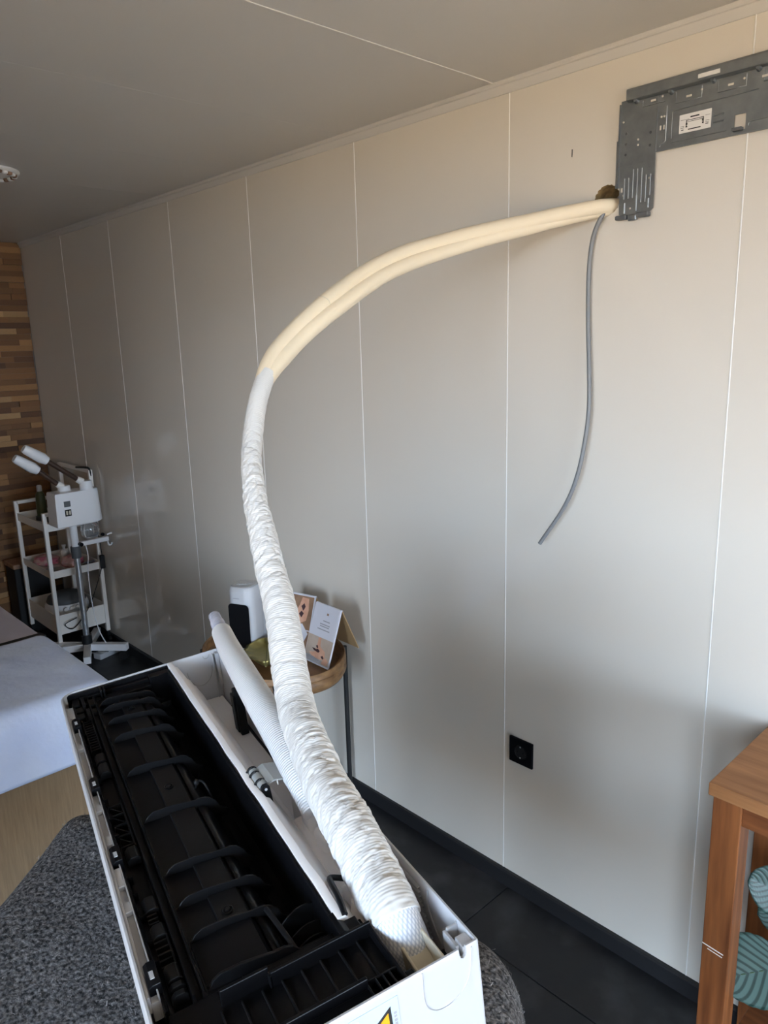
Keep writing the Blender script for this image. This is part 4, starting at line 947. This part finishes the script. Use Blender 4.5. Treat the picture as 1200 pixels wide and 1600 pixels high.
# things on the trolley
bt = tag(empty('pump_bottle', (-4.50, 1.475, .739)), 'green bottle with white cap on the top trolley tray', 'bottle')
MB().lathe([(.026, 0), (.029, .004), (.028, .10), (.025, .15), (.014, .170)], 24).build('bottle_body', M['green_b'], bt, smooth=40); MB().lathe([(.015, .170), (.015, .200), (.010, .206)], 16).build('bottle_cap', M['white'], bt, smooth=40)
for k, (x_, y_, c) in enumerate(((-4.50, 1.55, 'red'), (-4.44, 1.47, 'dark_grey'), (-4.40, 1.56, 'red'))):
    nm = ('dark red case lying rearmost on the top trolley tray', 'dark grey case on the top trolley tray behind the steamer', 'dark red case nearest the steamer on the top trolley tray')[k]
    r = tag(empty('slim_case', (x_, y_, .739), (0, 0, .2 * k)), nm, 'case', 'slim cases on the trolley')
    MB().box(-.07, .07, -.02, .02, 0, .016).build('case_base', M[c], r, bevel=.002); MB().box(-.07, .07, -.02, .02, .017, .026).build('case_lid', M[c], r, bevel=.003)
def crumple(loc, sx, sy, sz, mat, name, label, cat):
    mb = MB(); n_, m_ = 26, 14
    rings = []
    for i in range(m_ + 1):
        ph = PI * i / m_ ; rg = []
        for j in range(n_):
            th = 2 * PI * j / n_; v = Vector((math.sin(ph) * math.cos(th), math.sin(ph) * math.sin(th), -math.cos(ph)))
            k = 1 + .22 * noise.noise(v * 2.3 + Vector(loc)) + .10 * noise.noise(v * 6)
            rg.append((v.x * sx * k, v.y * sy * k, max(v.z * sz * k, -sz * .8) + sz * .8))
        rings.append(rg)
    mb.loops(rings, True, True, True)
    return tag(mb.build(name, mat, smooth=50, loc=loc), label, cat)
crumple((-4.50, 1.46, .470), .085, .07, .030, M['pink'], 'foil_bag', 'pink and white foil bag rearmost on the middle trolley tray', 'bag')
crumple((-4.33, 1.55, .470), .08, .06, .038, M['pink'], 'foil_bag', 'pink foil bag beside the steamer pole on the middle trolley tray', 'bag')
dsh = tag(empty('small_tray', (-4.30, 1.43, .470)), 'small white dish on the middle trolley tray', 'dish'); MB().lathe([(.03, 0), (.045, .003), (.055, .014), (.053, .015), (.042, .005)], 24).build('dish_bowl', M['white'], dsh, smooth=40)
jr = tag(empty('jar', (-4.44, 1.55, .470)), 'white pump jar standing on the middle trolley tray', 'jar'); MB().lathe([(.018, 0), (.02, .003), (.02, .07), (.012, .08)], 20).build('jar_body', M['steel_w'], jr, smooth=40); MB().lathe([(.008, .08), (.008, .10), (.012, .101), (.012, .112)], 14).build('jar_cap', M['steel_w'], jr, smooth=40)
br = tag(empty('brush_set', (-4.24, 1.60, .470)), 'dark bundle of brushes at the wall end of the middle trolley tray', 'brush')
for k in range(4): MB().cyl((-.02 + .01 * k, -.03, .012 + .006 * k), (-.01 + .012 * k, .035, .018 + .006 * k), .006).build('brush', M['dark_grey'] if k % 2 else M['ivory'], br, smooth=50)
wm = tag(empty('wax_heater', (-4.36, 1.500, .139)), 'white round wax heater with smoked lid on the bottom trolley tray', 'appliance')
MB().lathe([(.10, 0), (.118, .008), (.124, .07), (.120, .115), (.108, .130)], 36).build('heater_body', M['enamel'], wm, smooth=40)
MB().lathe([(.108, .130), (.110, .136), (.100, .160), (.07, .178), (.02, .184)], 36).build('lid', M['dark_grey'], wm, smooth=50)
for k in range(4): MB().cyl((.108, -.05 + .033 * k, .110), (.128, -.052 + .034 * k, .112), .012, n=14).build('knob', M['paper'], wm, smooth=40)
# black bin behind
bn = tag(empty('black_bin', (-4.785, 1.42, 0)), 'black box with brown lid between trolley and teak wall', 'box')
MB().box(-.085, .085, -.085, .12, 0, .42).build('bin_body', M['black_m'], bn, bevel=.008); MB().box(-.09, .09, -.09, .125, .42, .45).build('bin_lid', M['brown_print'], bn, bevel=.006)
ps = tag(empty('power_strip', (-4.02, 1.585, 0), (0, 0, .3)), 'white power strip on the floor under the steamer', 'power strip')
MB().box(-.03, .03, -.09, .09, 0, .035).build('strip_body', M['white'], ps, bevel=.006)
for k in range(3): MB().lathe([(.019, 0), (.019, .002), (.016, .002), (.015, .0006)], 18, (0, -.055 + .055 * k, .035)).build('outlet', M['paper'], ps)

# ================================================================ FACIAL STEAMER
sx_, sy_ = -4.04, 1.473
fs = tag(empty('facial_steamer', (sx_, sy_, 0)), 'white facial steamer with twin brown arms on a wheeled pole', 'steamer')
def Dplan(z, s_=1.): # flat at left (y-), round at right
    pts = [(-.062, -.098), (.062, -.098)] + [(.062 + .0 * t, -.098 + .17 * t) for t in (.5, 1.)]
    for i in range(1, 12):
        a = -PI / 2 + PI * i / 12
        pts.append((.062 * -math.sin(a), .072 + .085 * math.cos(a)))
    pts += [(-.062, .072), (-.062, -.01)]
    return [(x_ * s_, y_ * s_, z) for x_, y_ in pts]
MB().loops([Dplan(.785, .97), Dplan(.790, 1.03), Dplan(.960, .98), Dplan(.968, .94)], True, True, True).build('tank_housing', M['enamel'], fs, smooth=35)
for z0_, z1_, c in ((.895, .925, 'dark_grey'), (.845, .880, 'black')): MB().box(.058, .0655, -.055, -.022, z0_, z1_).build('control_panel', M[c], fs, bevel=.001)
for k in range(2): MB().box(.0655, .067, -.05 + .015 * k, -.041 + .015 * k, .852, .874).build('switch', M['ivory'], fs)
MB().cyl((0, 0, .14), (0, 0, .600), .0165, n=20).build('lower_pole', M['metal'], fs, smooth=40); MB().cyl((0, 0, .655), (0, 0, .79), .020, n=20).build('upper_pole', M['enamel'], fs, smooth=40)
MB().cyl((0, 0, .595), (0, 0, .660), .026, n=20).build('collar', M['dark_grey'], fs, smooth=40); MB().cyl((.02, .018, .672), (.045, .018, .672), .011, n=14).build('clamp_knob', M['black'], fs, smooth=40)
MB().box(-.012, .012, .0, .185, .655, .680).build('side_arm', M['enamel'], fs, bevel=.003)
for z_ in (.668,): MB().sweep(catmull([(0, .18, .69), (0, .205, .695), (0, .207, .69)], .01), .005, 8).sweep(catmull([(0, .18, .65), (0, .185, .630), (0, .198, .628), (0, .204, .64)], .006), .005, 8).build('hook', M['enamel'], fs, smooth=60)
MB().cyl((.012, .15, .70), (.02, .15, .70), .010).build('arm_knob', M['black'], fs)
M['jar'] = pmat('clear jar', (.80, .82, .84), .05, trans=.85, spec=.5)
MB().lathe([(.030, .785), (.045, .770), (.050, .735), (.046, .705), (.030, .690), (.005, .688)], 28, (0, .09, 0)).build('water_jar', M['jar'], fs, smooth=60)
MB().sweep([(.028 * math.cos(t), .09 + .028 * math.sin(t), .700 + .004 * math.sin(3 * t)) for t in [2 * PI * i / 24 for i in range(25)]], .003, 6).build('heating_coil', M['metal'], fs, smooth=60)
for (by, bz, ey, ez, ny, nz, r0, bx_) in ((.048, 1.025, -.105, 1.150, -.205, 1.222, .0135, .020), (-.045, 1.008, -.145, 1.100, -.252, 1.180, .0130, -.015)):
    MB().lathe([(.034, .960), (.035, .968), (.033, 1.008), (.030, 1.014)] if by > 0 else [(.045, .960), (.044, .966), (.033, .972), (.032, .992), (.028, .998)], 24, (bx_, by + .04 if by > 0 else by + .028, 0)).build('steam_outlet', M['enamel'], fs, smooth=40)
    MB().cyl((bx_, by + .022, bz - .015), (bx_, by - .006, bz + .004), .019, .017, 18).build('arm_joint', M['steel_w'], fs, smooth=40)
    MB().cyl((bx_, by - .004, bz + .003), (bx_, ey, ez), r0, n=16).build('steam_arm', M['brown_tube'], fs, smooth=40)
    dv = Vector((0, ny - ey, nz - ez)).normalized(); e = Vector((bx_, ey, ez))
    MB().sweep([e - dv * .012, e - dv * .010, e + dv * .015, e + dv * .02, e + dv * .11, e + dv * .125], lambda L, th: lerp_tab([(0, .016), (.003, .024), (.025, .026), (.03, .029), (.11, .027), (.137, .020)], L), 24).build('steam_head', M['enamel'], fs, smooth=50)
MB().cyl((0, 0, .075), (0, 0, .145), .028, n=20).build('base_hub', M['black_m'], fs, smooth=40)
for ex, ey in ((.17, .155), (-.06, -.115), (.20, -.085), (-.20, .14), (-.15, -.14)):
    v = Vector((ex, ey, 0)); u_ = v.normalized(); s2 = Vector((-u_.y, u_.x, 0)) * .019
    a, b = u_ * .02, v; vs = []
    for z_ in (.055, .095):
        for p in (a - s2, b - s2, b + s2, a + s2): vs.append((p.x, p.y, z_))
    lg = MB(); lg.v = vs; lg.f = [(0, 3, 2, 1), (4, 5, 6, 7), (0, 1, 5, 4), (1, 2, 6, 5), (2, 3, 7, 6), (3, 0, 4, 7)]
    l_ = lg.build('base_leg', M['enamel'], fs, bevel=.003)
    c = v - u_ * .025
    MB().cyl(c + s2 * .8 + Vector((0, 0, .026)), c - s2 * .8 + Vector((0, 0, .026)), .026, n=18).box(c.x - .008, c.x + .008, c.y - .008, c.y + .008, .03, .06).build('caster', M['black_m'], l_, smooth=40)
pc = [Vector(p) for p in ((.03, .045, .66), (.032, .05, .60), (.03, .04, .50), (.032, .042, .30), (.04, .06, .16), (.10, .08, .06), (.05, .07, .03), (-.03, .02, .02))]
MB().sweep(catmull(pc, .01), .003, 8).build('power_lead', M['enamel'], fs, smooth=60)
# inline switch cable hanging on the trolley
kc = catmull([(-4.14, 1.645, .70), (-4.13, 1.648, .56), (-4.13, 1.645, .50), (-4.15, 1.57, .30), (-4.155, 1.50, .20), (-4.15, 1.44, .16), (-4.14, 1.40, .20), (-4.145, 1.47, .22)], .012)
ic = tag(empty('switch_cable', kc[-1]), 'thin black cable with inline switch hanging on the trolley', 'cable')
MB().sweep([p - kc[-1] for p in kc], .0028, 8).build('cable_sheath', M['black_m'], ic, smooth=60)
MB().box(-4.142 - kc[-1].x, -4.118 - kc[-1].x, 1.634 - kc[-1].y, 1.660 - kc[-1].y, .475 - kc[-1].z, .555 - kc[-1].z).build('inline_switch', M['black_m'], ic, bevel=.006)
